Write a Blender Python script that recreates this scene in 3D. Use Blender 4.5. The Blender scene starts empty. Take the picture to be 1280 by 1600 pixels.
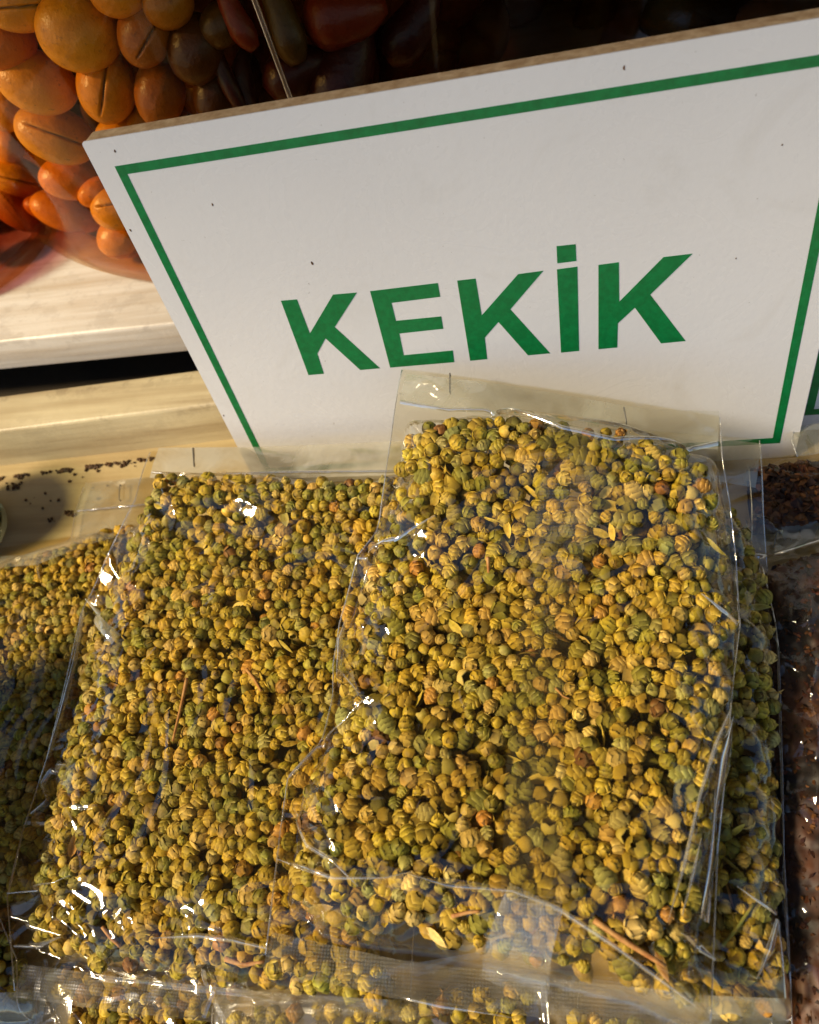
import bpy, math, random
import numpy as np
from mathutils import Vector, Matrix, noise
SC = bpy.context.scene
COL = SC.collection
rng = np.random.default_rng(7)
random.seed(7)

# ------------------------------------------------------------------ camera, sky, sun, exposure
FP, CX, CY, CH = 1246.0, 640.0, 800.0, 0.30          # focal length and centre in photo pixels, camera height (m)
LEAN = math.radians(10)
_X = -np.array([-5363, 237, FP]); _X /= np.linalg.norm(_X)
_D = np.array([337, 1078, FP]); _D /= np.linalg.norm(_D); _D -= _X * (_D @ _X); _D /= np.linalg.norm(_D)
_U = -_D; _N = np.cross(_X, _U)
RW = np.array([_X, math.sin(LEAN) * _U - math.cos(LEAN) * _N, math.cos(LEAN) * _U + math.sin(LEAN) * _N])
cam_data = bpy.data.cameras.new('camera')
cam = bpy.data.objects.new('camera', cam_data); COL.objects.link(cam)
m = Matrix.Identity(4)
for i in range(3):
    m[i][0] = RW[i][0]; m[i][1] = -RW[i][1]; m[i][2] = -RW[i][2]
m[2][3] = CH
cam.matrix_world = m
cam_data.sensor_fit = 'HORIZONTAL'; cam_data.sensor_width = 36; cam_data.lens = 36 * FP / 1280
cam_data.clip_start = 0.01; cam_data.clip_end = 200
cam_data.dof.use_dof = True; cam_data.dof.focus_distance = 0.285; cam_data.dof.aperture_fstop = 16
SC.camera = cam

SUN_EL, SUN_AZ = math.radians(42), math.radians(248)     # azimuth clockwise from +Y: left of the stall, a little in front
world = bpy.data.worlds.new('World'); SC.world = world; world.use_nodes = True
wn = world.node_tree; wn.nodes.clear()
sky = wn.nodes.new('ShaderNodeTexSky'); sky.sky_type = 'NISHITA'; sky.sun_disc = False
sky.sun_elevation = SUN_EL; sky.sun_rotation = SUN_AZ
sky.dust_density = 0.25; sky.air_density = 1.0
bg = wn.nodes.new('ShaderNodeBackground'); bg.inputs[1].default_value = 0.11
wo = wn.nodes.new('ShaderNodeOutputWorld')
wn.links.new(sky.outputs[0], bg.inputs[0]); wn.links.new(bg.outputs[0], wo.inputs[0])
sl = bpy.data.lights.new('sun', 'SUN'); sl.energy = 5.0; sl.angle = math.radians(10); sl.color = (1.0, 0.81, 0.52)
so = bpy.data.objects.new('sun', sl); COL.objects.link(so)
sdir = Vector((math.sin(SUN_AZ) * math.cos(SUN_EL), math.cos(SUN_AZ) * math.cos(SUN_EL), math.sin(SUN_EL)))
so.rotation_euler = sdir.to_track_quat('Z', 'Y').to_euler()
SC.view_settings.view_transform = 'Standard'; SC.view_settings.look = 'None'
SC.view_settings.gamma = 1.0; SC.view_settings.exposure = 0.42
SC.render.engine = 'CYCLES'
SC.cycles.transparent_max_bounces = 32
SC.cycles.max_bounces = 8; SC.cycles.diffuse_bounces = 4; SC.cycles.glossy_bounces = 4

# ------------------------------------------------------------------ geometry helpers
def ray(px, py):
    return RW @ np.array([(px - CX) / FP, (py - CY) / FP, 1.0])
def at_z(px, py, z):
    d = ray(px, py); return np.array([0, 0, CH]) + d * ((z - CH) / d[2])
def at_y(px, py, y):
    d = ray(px, py); return np.array([0, 0, CH]) + d * (y / d[1])
def on(px, py, zf):
    z = 0.03
    for _ in range(12):
        p = at_z(px, py, z); z = zf(p[0], p[1])
    return at_z(px, py, z)
def smooth(a, b, x):
    t = np.clip((x - a) / (b - a), 0, 1); return t * t * (3 - 2 * t)

def mesh_obj(name, V, F, mat=None, parent=None, smoothed=True, cols=None, uvs=None):
    me = bpy.data.meshes.new(name)
    V = np.asarray(V, dtype=np.float32)
    if isinstance(F, np.ndarray):
        nf, k = F.shape
        me.vertices.add(len(V)); me.vertices.foreach_set('co', V.ravel())
        me.loops.add(nf * k); me.loops.foreach_set('vertex_index', F.astype(np.int32).ravel())
        me.polygons.add(nf); me.polygons.foreach_set('loop_start', np.arange(0, nf * k, k, dtype=np.int32))
        me.polygons.foreach_set('loop_total', np.full(nf, k, dtype=np.int32))
        me.update(calc_edges=True)
    else:
        me.from_pydata([tuple(v) for v in V], [], F); me.update()
    me.polygons.foreach_set('use_smooth', [smoothed] * len(me.polygons))
    if cols is not None:
        a = me.color_attributes.new('tint', 'FLOAT_COLOR', 'POINT')
        c = np.ones((len(V), 4), dtype=np.float32); c[:, :3] = cols
        a.data.foreach_set('color', c.ravel())
    if uvs is not None:
        uvl = me.uv_layers.new(name='uv')
        li = np.empty(len(me.loops), dtype=np.int32); me.loops.foreach_get('vertex_index', li)
        uvl.data.foreach_set('uv', np.asarray(uvs, dtype=np.float32)[li].ravel())
    if mat: me.materials.append(mat)
    o = bpy.data.objects.new(name, me); COL.objects.link(o)
    if parent: o.parent = parent
    return o
def tag(o, label=None, cat=None, group=None, kind=None):
    if label: o['label'] = label
    if cat: o['category'] = cat
    if group: o['group'] = group
    if kind: o['kind'] = kind
    return o
def empty(name, loc=(0, 0, 0)):
    o = bpy.data.objects.new(name, None); o.empty_display_size = 0.01; COL.objects.link(o); o.location = loc
    return o
def keep(o, parent):                                    # parent without moving (parents are unrotated empties)
    o.parent = parent; o.location = Vector(o.location) - Vector(parent.location); return o

def tube(path, r, seg=6, taper=None):
    P = np.array(path, float); n = len(P); V = []; F = []
    T = np.gradient(P, axis=0); T /= np.linalg.norm(T, axis=1)[:, None] + 1e-12
    for i in range(n):
        a = np.cross(T[i], [0.13, 0.21, 0.97]); a /= np.linalg.norm(a); b = np.cross(T[i], a)
        rr = r * (taper[i] if taper is not None else 1)
        for k in range(seg):
            an = 2 * math.pi * k / seg; V.append(P[i] + rr * (a * math.cos(an) + b * math.sin(an)))
    for i in range(n - 1):
        for k in range(seg):
            k2 = (k + 1) % seg; F.append((i * seg + k, i * seg + k2, (i + 1) * seg + k2, (i + 1) * seg + k))
    F.append(tuple(range(seg))[::-1]); F.append(tuple((n - 1) * seg + k for k in range(seg)))
    return V, F
def box_obj(name, corners_lo, corners_hi, mat, parent=None, bevel=0.0015, sub=1):
    """prism between two 4-corner loops, edges rounded"""
    V = list(corners_lo) + list(corners_hi)
    F = [(3, 2, 1, 0), (4, 5, 6, 7)] + [(i, (i + 1) % 4, (i + 1) % 4 + 4, i + 4) for i in range(4)]
    o = mesh_obj(name, V, F, mat, parent, False)
    b = o.modifiers.new('bevel', 'BEVEL'); b.width = bevel; b.segments = 3
    return o
def srgb(r, g, b):
    f = lambda c: (c / 255 / 12.92) if c / 255 <= 0.04045 else ((c / 255 + 0.055) / 1.055) ** 2.4
    return (f(r), f(g), f(b))

# ------------------------------------------------------------------ materials
class NT:
    def __init__(s, name):
        s.m = bpy.data.materials.new(name); s.m.use_nodes = True; s.t = s.m.node_tree; s.t.nodes.clear()
        s.out = s.n('OutputMaterial')
    def n(s, kind, **kw):
        nd = s.t.nodes.new('ShaderNode' + kind)
        for k, v in kw.items():
            if hasattr(nd, k): setattr(nd, k, v)
            else: nd.inputs[k].default_value = v
        return nd
    def l(s, a, b): s.t.links.new(a, b)
    def noise(s, scale, detail=3, rough=0.5, coord='Object', vec=None, dist=0.0):
        tc = s.n('TexCoord'); nz = s.n('TexNoise'); nz.inputs['Scale'].default_value = scale
        nz.inputs['Detail'].default_value = detail; nz.inputs['Roughness'].default_value = rough
        nz.inputs['Distortion'].default_value = dist
        s.l(vec if vec is not None else tc.outputs[coord], nz.inputs['Vector']); return nz
    def ramp(s, src, stops):
        r = s.n('ValToRGB'); e = r.color_ramp.elements
        while len(e) > 1: e.remove(e[-1])
        e[0].position = stops[0][0]; c = stops[0][1]; e[0].color = (*c, 1) if len(c) == 3 else c
        for p, c in stops[1:]:
            x = e.new(p); x.color = (*c, 1) if len(c) == 3 else c
        s.l(src, r.inputs[0]); return r
    def mixc(s, fac, a, b, mode='MIX'):
        mx = s.n('Mix', data_type='RGBA', blend_type=mode)
        for k, v in ((0, fac), (6, a), (7, b)):
            if isinstance(v, (int, float)): mx.inputs[k].default_value = v
            elif isinstance(v, tuple): mx.inputs[k].default_value = (*v, 1) if len(v) == 3 else v
            else: s.l(v, mx.inputs[k])
        return mx.outputs[2]
    def math(s, op, a, b=0.0, clamp=False):
        mm = s.n('Math', operation=op); mm.use_clamp = clamp
        for k, v in ((0, a), (1, b)):
            if isinstance(v, (int, float)): mm.inputs[k].default_value = v
            else: s.l(v, mm.inputs[k])
        return mm.outputs[0]
    def bump(s, h, strength, dist):
        b = s.n('Bump'); b.inputs['Strength'].default_value = strength; b.inputs['Distance'].default_value = dist
        s.l(h, b.inputs['Height']); return b.outputs[0]
    def principled(s, col, rough=0.6, normal=None, spec=0.5, coat=0):
        p = s.n('BsdfPrincipled'); p.inputs['Specular IOR Level'].default_value = spec
        p.inputs['Coat Weight'].default_value = coat
        for k, v in (('Base Color', col), ('Roughness', rough)):
            if isinstance(v, tuple): p.inputs[k].default_value = (*v, 1)
            elif isinstance(v, (int, float)): p.inputs[k].default_value = v
            else: s.l(v, p.inputs[k])
        if normal is not None: s.l(normal, p.inputs['Normal'])
        s.l(p.outputs[0], s.out.inputs[0]); return p

def mat_paint(name, c1, c2, dirt, dirt_amt=0.5, rough=0.45, wear=1.0):
    s = NT(name)
    big = s.noise(9, 4, 0.6); streak_c = s.n('TexCoord'); mp = s.n('Mapping'); mp.inputs['Scale'].default_value = (6, 120, 120)
    s.l(streak_c.outputs['Object'], mp.inputs[0]); st = s.noise(1.0, 4, 0.6, vec=mp.outputs[0])
    base = s.mixc(s.ramp(big.outputs[0], [(0.35, (0, 0, 0)), (0.65, (1, 1, 1))]).outputs[0], c1, c2)
    base = s.mixc(s.ramp(st.outputs[0], [(0.42, (0, 0, 0)), (0.75, (0.55,) * 3)]).outputs[0], base, dirt)
    sp = s.noise(210, 3, 0.6)
    base = s.mixc(s.ramp(sp.outputs[0], [(0.80, (0, 0, 0)), (0.88, (dirt_amt,) * 3)]).outputs[0], base, dirt)
    # worn edges and chips
    g = s.n('NewGeometry'); ch = s.noise(70, 4, 0.7)
    w = s.math('MULTIPLY', s.math('SUBTRACT', g.outputs['Pointiness'], 0.52), 12.0, True)
    w = s.math('MULTIPLY', w, s.ramp(ch.outputs[0], [(0.52, (0, 0, 0)), (0.6, (1, 1, 1))]).outputs[0])
    w = s.math('MULTIPLY', w, wear)
    base = s.mixc(w, base, (0.09, 0.05, 0.025))
    h = s.math('ADD', st.outputs[0], s.math('MULTIPLY', sp.outputs[0], 0.4))
    s.principled(base, rough, s.bump(h, 0.35, 0.0012)); return s.m

def mat_film(name, refl=0.07, haze=0.05, tint=(0.985, 0.98, 0.955), bump=1.0, waffle=False, rough=0.055, haze_col=(0.8, 0.79, 0.72)):
    s = NT(name)
    lw = s.n('LayerWeight'); lw.inputs[0].default_value = 0.5
    n1 = s.noise(38, 2, 0.45, dist=1.2); n2 = s.noise(170, 2, 0.5); n3 = s.noise(12, 2, 0.5, dist=2.0)
    rid = s.math('ABSOLUTE', s.math('SUBTRACT', n3.outputs[0], 0.5))
    h = s.math('ADD', s.math('MULTIPLY', n1.outputs[0], 0.38), s.math('MULTIPLY', n2.outputs[0], 0.07))
    h = s.math('ADD', h, s.math('MULTIPLY', s.math('MINIMUM', rid, 0.05), -9.0))
    hz = s.ramp(s.noise(26, 4, 0.6, dist=0.6).outputs[0], [(0.38, (haze * 0.35,) * 3), (0.72, (haze * 2.0,) * 3)]).outputs[0]
    if waffle:
        tc = s.n('TexCoord'); ck = s.n('TexVoronoi'); ck.inputs['Scale'].default_value = 1000; ck.inputs['Randomness'].default_value = 0.0
        s.l(tc.outputs['Object'], ck.inputs['Vector'])
        h = s.math('ADD', h, s.math('MULTIPLY', ck.outputs['Distance'], 0.09))
        dots = s.ramp(ck.outputs['Distance'], [(0.25, (haze * 1.8,) * 3), (0.45, (0.0,) * 3)]).outputs[0]
        pt = s.ramp(s.noise(45, 2, 0.5).outputs[0], [(0.3, (0.25,) * 3), (0.55, (1, 1, 1))]).outputs[0]
        hz = s.math('ADD', hz, s.math('MULTIPLY', dots, pt))
    nrm = s.bump(h, 0.55 * bump, 0.0022)
    s.l(nrm, lw.inputs['Normal'])
    fr = s.math('ADD', refl, s.math('MULTIPLY', s.math('POWER', lw.outputs['Facing'], 4.0), 0.85), True)
    tr = s.n('BsdfTransparent'); tr.inputs[0].default_value = (*tint, 1)
    gl = s.n('BsdfAnisotropic') if False else s.n('BsdfGlossy'); gl.inputs['Roughness'].default_value = rough; s.l(nrm, gl.inputs['Normal'])
    gl.inputs['Color'].default_value = (1, 1, 1, 1)
    df = s.n('BsdfDiffuse'); df.inputs[0].default_value = (*haze_col, 1)
    tl = s.n('BsdfTranslucent'); tl.inputs[0].default_value = (*haze_col, 1)
    dm = s.n('MixShader'); dm.inputs[0].default_value = 0.5; s.l(df.outputs[0], dm.inputs[1]); s.l(tl.outputs[0], dm.inputs[2])
    a = s.n('MixShader'); s.l(hz, a.inputs[0]); s.l(tr.outputs[0], a.inputs[1]); s.l(dm.outputs[0], a.inputs[2])
    b = s.n('MixShader'); s.l(fr, b.inputs[0]); s.l(a.outputs[0], b.inputs[1]); s.l(gl.outputs[0], b.inputs[2])
    s.l(b.outputs[0], s.out.inputs[0]); return s.m

def mat_glass(name, tint, refl=0.05):
    s = NT(name); lw = s.n('LayerWeight'); lw.inputs[0].default_value = 0.5
    fr = s.math('ADD', refl, s.math('MULTIPLY', s.math('POWER', lw.outputs['Facing'], 5.0), 0.4), True)
    tr = s.n('BsdfTransparent'); tr.inputs[0].default_value = (*tint, 1)
    gl = s.n('BsdfGlossy'); gl.inputs['Roughness'].default_value = 0.03
    b = s.n('MixShader'); s.l(fr, b.inputs[0]); s.l(tr.outputs[0], b.inputs[1]); s.l(gl.outputs[0], b.inputs[2])
    s.l(b.outputs[0], s.out.inputs[0]); return s.m
def mat_brine(name, col, dens):
    s = NT(name); v = s.n('VolumeAbsorption'); v.inputs['Color'].default_value = (*col, 1); v.inputs['Density'].default_value = dens
    s.l(v.outputs[0], s.out.inputs['Volume']); return s.m

def mat_bud():
    s = NT('dried_bud'); a = s.n('Attribute'); a.attribute_name = 'tint'
    n1 = s.noise(900, 3, 0.6); n2 = s.noise(260, 2, 0.5)
    c = s.mixc(s.ramp(n2.outputs[0], [(0.35, (0.0,) * 3), (0.75, (0.45,) * 3)]).outputs[0], a.outputs[0], srgb(128, 84, 28))
    c = s.mixc(0.6, c, s.ramp(n1.outputs[0], [(0.3, (0.45,) * 3), (0.7, (1.0,) * 3)]).outputs[0], 'MULTIPLY')
    p = s.principled(c, 0.62, s.bump(n1.outputs[0], 0.5, 0.0006), 0.35); return s.m
def mat_simple(name, c1, c2, scale, rough=0.6, spec=0.5, bump=0.3, bd=0.001, lo=0.35, hi=0.65):
    s = NT(name); nz = s.noise(scale, 4, 0.6)
    s.principled(s.mixc(s.ramp(nz.outputs[0], [(lo, (0, 0, 0)), (hi, (1, 1, 1))]).outputs[0], c1, c2), rough, s.bump(nz.outputs[0], bump, bd), spec)
    return s.m

M_BUD = mat_bud()
M_FILM = mat_film('clear_film', 0.05, 0.005, tint=(.985, .955, .86))
M_FILM_HAZY = mat_film('hazy_film', 0.12, 0.16, haze_col=(0.56, 0.50, 0.40))
M_FLAP = mat_film('folded_film', 0.10, 0.30, bump=0.8, haze_col=(0.74, 0.76, 0.66))
M_FLAP2 = mat_film('doubled_film', 0.12, 0.62, bump=0.8, haze_col=(0.72, 0.69, 0.58))
M_SEAM = mat_film('seam_film', 0.05, 0.028, waffle=True, bump=0.6, rough=.14, haze_col=(0.72, 0.66, 0.45))
M_SEAL = mat_film('sealed_film', 0.11, 0.085, waffle=True, bump=0.4, rough=.17, haze_col=(.66, .66, .6))
M_EDGE = mat_film('film_edge', 0.35, 0.10, bump=0.4, rough=0.12)
M_FOLD = mat_film('crease_film', 0.30, 0.20, bump=.25, rough=.10, haze_col=(.85, .82, .72))
M_GLINT = mat_film('smooth_fold_film', 0.42, 0.04, bump=.12, rough=.03)
M_STEM = mat_simple('dry_stem', srgb(150, 95, 45), srgb(185, 140, 80), 300, 0.7)
M_LEAF = mat_simple('dry_leaf', srgb(112, 120, 45), srgb(140, 120, 50), 400, 0.7)
M_STAPLE = mat_simple('staple_steel', (0.10, 0.10, 0.09), (0.16, 0.15, 0.13), 500, 0.4)
M_TRAY = mat_paint('cream_paint', srgb(180, 164, 124), srgb(166, 146, 104), srgb(110, 80, 40), 0.6, 0.5, 0.0)
M_RIM = mat_paint('cream_rim_paint', srgb(202, 190, 156), srgb(186, 172, 138), srgb(120, 92, 56), 0.6, 0.45)
M_SHELF = mat_paint('white_paint', srgb(204, 198, 190), srgb(192, 182, 170), srgb(150, 125, 90), 0.3, 0.4)
M_CRUMB = mat_simple('brown_crumb', srgb(70, 42, 14), srgb(110, 72, 26), 600, 0.9)

# ------------------------------------------------------------------ tray, shelf, back
def quad_prism(name, P, z0, z1, mat, parent=None, bevel=0.0015):
    return box_obj(name, [(x, y, z0) for x, y in P], [(x, y, z1) for x, y in P], mat, parent, bevel)
tray = mesh_obj('tray_floor', [(-.62, -.5, 0), (.62, -.5, 0), (.62, .235, 0), (-.62, .225, 0), (-.62, -.5, -.012), (.62, -.5, -.012), (.62, .235, -.012), (-.62, .225, -.012)],
                [(0, 1, 2, 3), (7, 6, 5, 4), (0, 4, 5, 1), (1, 5, 6, 2), (2, 6, 7, 3), (3, 7, 4, 0)], M_TRAY, None, False)
tag(tray, 'cream painted tray floor under the herb bags, brown crumbs along its back', kind='structure')
ground = mesh_obj('ground', [(-30, -30, -.75), (30, -30, -.75), (30, 30, -.75), (-30, 30, -.75)], [(0, 1, 2, 3)], mat_simple('paving', (.16, .14, .12), (.10, .09, .08), 6, .9), None, False)
tag(ground, 'grey ground below the stall', kind='structure')
ZR = 0.028
tbl = quad_prism('gap_darkening_board', [(-1.2, -.6), (1.2, -.6), (1.2, .869), (-1.2, .869)], -.06, -.0125, mat_simple('gap_dark_wood', srgb(62, 50, 32), srgb(44, 36, 24), 20, .8))  # dark board added so the slot behind the tray turns dark
tag(tbl, 'dark board added under the tray and the shelf to darken the gap', kind='structure')
r0, r1 = at_z(0, 674, ZR), at_z(335, 632, ZR); b0, b1 = at_z(0, 617, ZR), at_z(300, 577, ZR)
def ext(p, q, x):
    t = (x - p[0]) / (q[0] - p[0]); return (x, p[1] + (q[1] - p[1]) * t)
def ledge_loop(n):
    lo, hi = [], []
    for i in range(n + 1):
        x = -0.62 + 0.62 * i / n; lo.append(ext(r0, r1, x)); 
    return lo
RIMX0, RIMX1 = -0.62, 0.10
SLOPE = (r1[1] - r0[1]) / (r1[0] - r0[0])
# the rim gets a slightly uneven front top edge
def uneven_bar(name, p0, p1, q0, q1, x0, x1, z0, z1, mat, amp=0.0007, n=90):
    V = []; F = []
    for i in range(n + 1):
        x = x0 + (x1 - x0) * i / n
        yf = ext(p0, p1, x)[1]; yb = ext(q0, q1, x)[1]
        a = amp * (noise.noise(Vector((x * 90, 1.3, 0.2))) + 0.5 * noise.noise(Vector((x * 300, 4.3, 0.2))))
        c = amp * noise.noise(Vector((x * 130, 7.3, 0.2)))
        e = 0.0016
        prof = [(yf, z0), (yf + 0.3 * a, z1 - e - abs(a)), (yf + e * 0.4, z1 - e * 0.35 + c * .3), (yf + e + abs(a), z1), ((yf + yb) / 2, z1 + 0.2 * c), (yb - e, z1), (yb, z1 - e), (yb, z0)]
        V += [(x, y, z) for y, z in prof]
    k = 8
    for i in range(n):
        for j in range(k - 1):
            F.append((i * k + j, (i + 1) * k + j, (i + 1) * k + j + 1, i * k + j + 1))
    F.append(tuple(range(k))[::-1]); F.append(tuple(n * k + j for j in range(k)))
    return mesh_obj(name, V, F, mat, None, True)
rim = uneven_bar('tray_rim', r0, r1, b0, b1, RIMX0, 0.6, -.012, ZR, M_RIM)
tag(rim, 'chipped cream painted wooden bar along the back of the tray', 'wooden bar')
SY = 0.262
s0, s1 = at_y(0, 531, SY), at_y(270, 509, SY); s2 = at_y(0, 576, SY)
ZS = (s0[2] + s1[2]) / 2; ZS0 = ZS - 0.0195
shelf = uneven_bar('shelf', (-1, SY), (1, SY), (-1, .86), (1, .86), -1.2, 1.2, ZS0, ZS, M_SHELF, 0.0005, 160)
tag(shelf, 'white painted shelf board carrying the pickle jars', kind='structure')
M_BACK = mat_simple('dark_board', (0.012, 0.009, 0.007), (0.02, 0.014, 0.01), 20, 0.8)
back = quad_prism('back_wall', [(-1.2, .87), (1.2, .87), (1.2, .89), (-1.2, .89)], -0.01, 0.75, M_BACK)
tag(back, 'dark board closing the back of the stall behind the jars', kind='structure')
M_CANVAS = mat_simple('brown_canvas', srgb(120, 96, 70), srgb(104, 82, 58), 30, 0.9)
aw = quad_prism('skyshade', [(-1.0, -.12), (1.3, -.12), (1.3, 1.0), (-1.0, 1.0)], .90, .905, M_CANVAS)  # unseen canvas sheet added to block sky light and the veil on the film
tag(aw, 'brown canvas awning added out of view over the stall to block sky light', kind='structure')
up = quad_prism('shade_shelf', [(-1.2, .30), (1.2, .30), (1.2, .869), (-1.2, .869)], .42, .44, M_BACK)  # unseen shelf added to keep light off the jars
tag(up, 'dark wooden shelf above the jars added out of view to shade them', kind='structure')

# ------------------------------------------------------------------ sign
YS = at_z(403, 760, 0)[1]
def S(px, py):
    d = ray(px, py); n = np.array([0, -math.cos(LEAN), math.sin(LEAN)]); p0 = np.array([0, YS, 0]); o = np.array([0, 0, CH])
    q = o + d * (n @ (p0 - o) / (n @ d)); return q[0], float((q - p0) @ np.array([0, math.sin(LEAN), math.cos(LEAN)]))
def mat_laminate():
    s = NT('white_laminate')
    n1 = s.noise(8, 3, 0.5); sp = s.noise(520, 2, 0.5); sp2 = s.noise(190, 2, 0.5)
    c = s.mixc(s.ramp(n1.outputs[0], [(0.3, (0, 0, 0)), (0.7, (1, 1, 1))]).outputs[0], srgb(222, 221, 222), srgb(214, 213, 214))
    c = s.mixc(s.ramp(sp.outputs[0], [(0.75, (0, 0, 0)), (0.80, (0.4,) * 3)]).outputs[0], c, srgb(120, 110, 90))
    c = s.mixc(s.ramp(sp2.outputs[0], [(0.80, (0, 0, 0)), (0.84, (0.6,) * 3)]).outputs[0], c, srgb(90, 85, 60))
    f = s.noise(420, 2, 0.5); sm = s.noise(22, 4, 0.65, dist=1.5); rg = s.ramp(sm.outputs[0], [(0.35, (0.2,) * 3), (0.7, (0.42,) * 3)]).outputs[0]
    c = s.mixc(s.ramp(sm.outputs[0], [(0.55, (0, 0, 0)), (0.8, (0.22,) * 3)]).outputs[0], c, srgb(176, 166, 148))
    s.principled(c, rg, s.bump(f.outputs[0], 0.12, 0.0006), 0.5); return s.m
M_LAM = mat_laminate()
M_CORE = mat_simple('fibreboard_edge', srgb(204, 176, 138), srgb(172, 140, 102), 260, 0.85, 0.2, 0.6, 0.0008)
M_GREEN = mat_simple('green_print', srgb(0, 122, 62), srgb(0, 104, 50), 420, 0.4, 0.5, 0.1, 0.0003)
def sign_board(name, x0, x1, hgt, yb, zb, thick=0.0068):
    root = empty(name, ((x0 + x1) / 2, yb, zb))
    lean = Matrix.Rotation(-LEAN, 4, 'X')           # local plane: x right, z up the board, -y out of its face
    c = (x0 + x1) / 2
    def outline(r, n=6, ins=0.0):
        P = []
        for cx_, cz_, a0 in ((x0 - c + r, r, 180), (x1 - c - r, r, 270), (x1 - c - r, hgt - r, 0), (x0 - c + r, hgt - r, 90)):
            for k in range(n + 1):
                a = math.radians(a0 + 90 * k / n); P.append((cx_ + (r - ins) * math.cos(a), cz_ + (r - ins) * math.sin(a)))
        return P
    def slab(nm, y0, y1, mat, r, ins=0.0):
        P = outline(r, 6, ins); k = len(P)
        V = [(x, y0, z) for x, z in P] + [(x, y1, z) for x, z in P]
        F = [tuple(range(k)), tuple(range(2 * k - 1, k - 1, -1))] + [(i + k, (i + 1) % k + k, (i + 1) % k, i) for i in range(k)]
        V = [lean @ Vector(v) for v in V]
        return mesh_obj(nm, V, F, mat, root, False)
    slab('laminate_face', 0.0, 0.00055, M_LAM, 0.0012)
    slab('fibreboard_core', 0.00078, thick, M_CORE, 0.0022, 0.0)
    slab('glue_line', 0.00055, 0.00078, M_STAPLE, 0.0018, 0.0002)
    return root, lean, c
def flat_piece(name, pts, root, lean, c, holes=None):
    """pts in board coordinates (x, up); 0.15 mm thick print proud of the face"""
    import bmesh
    bm = bmesh.new()
    vs = [bm.verts.new(lean @ Vector((x - c, -0.00012, z))) for x, z in pts]
    f = bm.faces.new(vs)
    bmesh.ops.triangulate(bm, faces=[f])
    r = bmesh.ops.extrude_face_region(bm, geom=bm.faces[:])
    back_v = [g for g in r['geom'] if isinstance(g, bmesh.types.BMVert)]
    off = (lean.to_3x3() @ Vector((0, 0.00011, 0)))
    for v in back_v: v.co += off
    bmesh.ops.recalc_face_normals(bm, faces=bm.faces[:])
    me = bpy.data.meshes.new(name); bm.to_mesh(me); bm.free(); me.materials.append(M_GREEN)
    o = bpy.data.objects.new(name, me); COL.objects.link(o); o.parent = root; return o
SX0, SX1, SH = -0.1572, 0.0812, 0.1678
sign, slean, sc_ = sign_board('price_sign', SX0, SX1, SH, YS, 0.0004)
tag(sign, 'white laminated sign reading KEKİK in green inside a green border', 'sign')
def border(root, lean, c, x0, x1, z0, z1, w):
    for a in ([(x0, z1), (x0, z1 - w), (x1, z1 - w), (x1, z1)], [(x0, z0 + w), (x0, z0), (x1, z0), (x1, z0 + w)],
              [(x0, z1 - w), (x0, z0 + w), (x0 + w, z0 + w), (x0 + w, z1 - w)], [(x1 - w, z1 - w), (x1 - w, z0 + w), (x1, z0 + w), (x1, z1 - w)]):
        flat_piece('border_line', a, root, lean, c)
border(sign, slean, sc_, -0.1498, 0.0745, 0.0088, 0.1586, 0.0031)
CROP = lambda x, y: (420 + x / 1.8824, 370 + y / 1.8824)
LET = [('K', [(37, 190), (84, 186), (122, 286), (190, 172), (260, 166), (195, 267), (328, 388), (270, 393), (168, 300), (144, 345), (163, 404), (118, 408)]),
       ('E', [(299, 162), (498, 138), (505, 178), (362, 196), (375, 249), (508, 236), (514, 272), (385, 286), (398, 350), (542, 336), (546, 370), (358, 386)]),
       ('K', [(555, 131), (609, 125), (627, 233), (734, 112), (808, 102), (711, 215), (828, 344), (763, 350), (676, 252), (636, 298), (643, 361), (593, 366)]),
       ('I', [(848, 98), (908, 90), (913, 337), (860, 342)]), ('dot', [(847, 30), (903, 24), (905, 73), (849, 80)]),
       ('K', [(970, 85), (1030, 77), (1031, 193), (1161, 62), (1246, 52), (1122, 172), (1226, 308), (1154, 315), (1077, 210), (1027, 256), (1025, 327), (970, 332)])]
for nm, pts in LET:
    flat_piece('letter_dot' if nm == 'dot' else 'letter', [S(*CROP(*p)) for p in pts], sign, slean, sc_)
# chips and specks stuck on the board
for px, py, r in ((333, 321, .0007), (488, 412, .0010), (205, 361, .0006), (975, 108, .0008), (181, 238, .0007), (1150, 405, .0004), (350, 650, .0005), (1222, 228, .0004)):
    a, b_ = S(px, py); P = []
    for k in range(7):
        an = 2 * math.pi * k / 7; rr = r * random.uniform(.5, 1.1); P.append((a + rr * .6 * math.cos(an), b_ + rr * math.sin(an)))
    o = flat_piece('speck', P, sign, slean, sc_); o.data.materials[0] = M_CRUMB
y2 = at_z(1268, 653, .009)[1]
sign2, l2, c2 = sign_board('price_sign', SX1 + 0.002, SX1 + 0.24, SH, y2, 0.0004)
tag(sign2, 'second green bordered white sign, only its lower corner showing at the right', 'sign')
border(sign2, l2, c2, SX1 + 0.0045, SX1 + 0.233, 0.0088, 0.1586, 0.0031)

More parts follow.
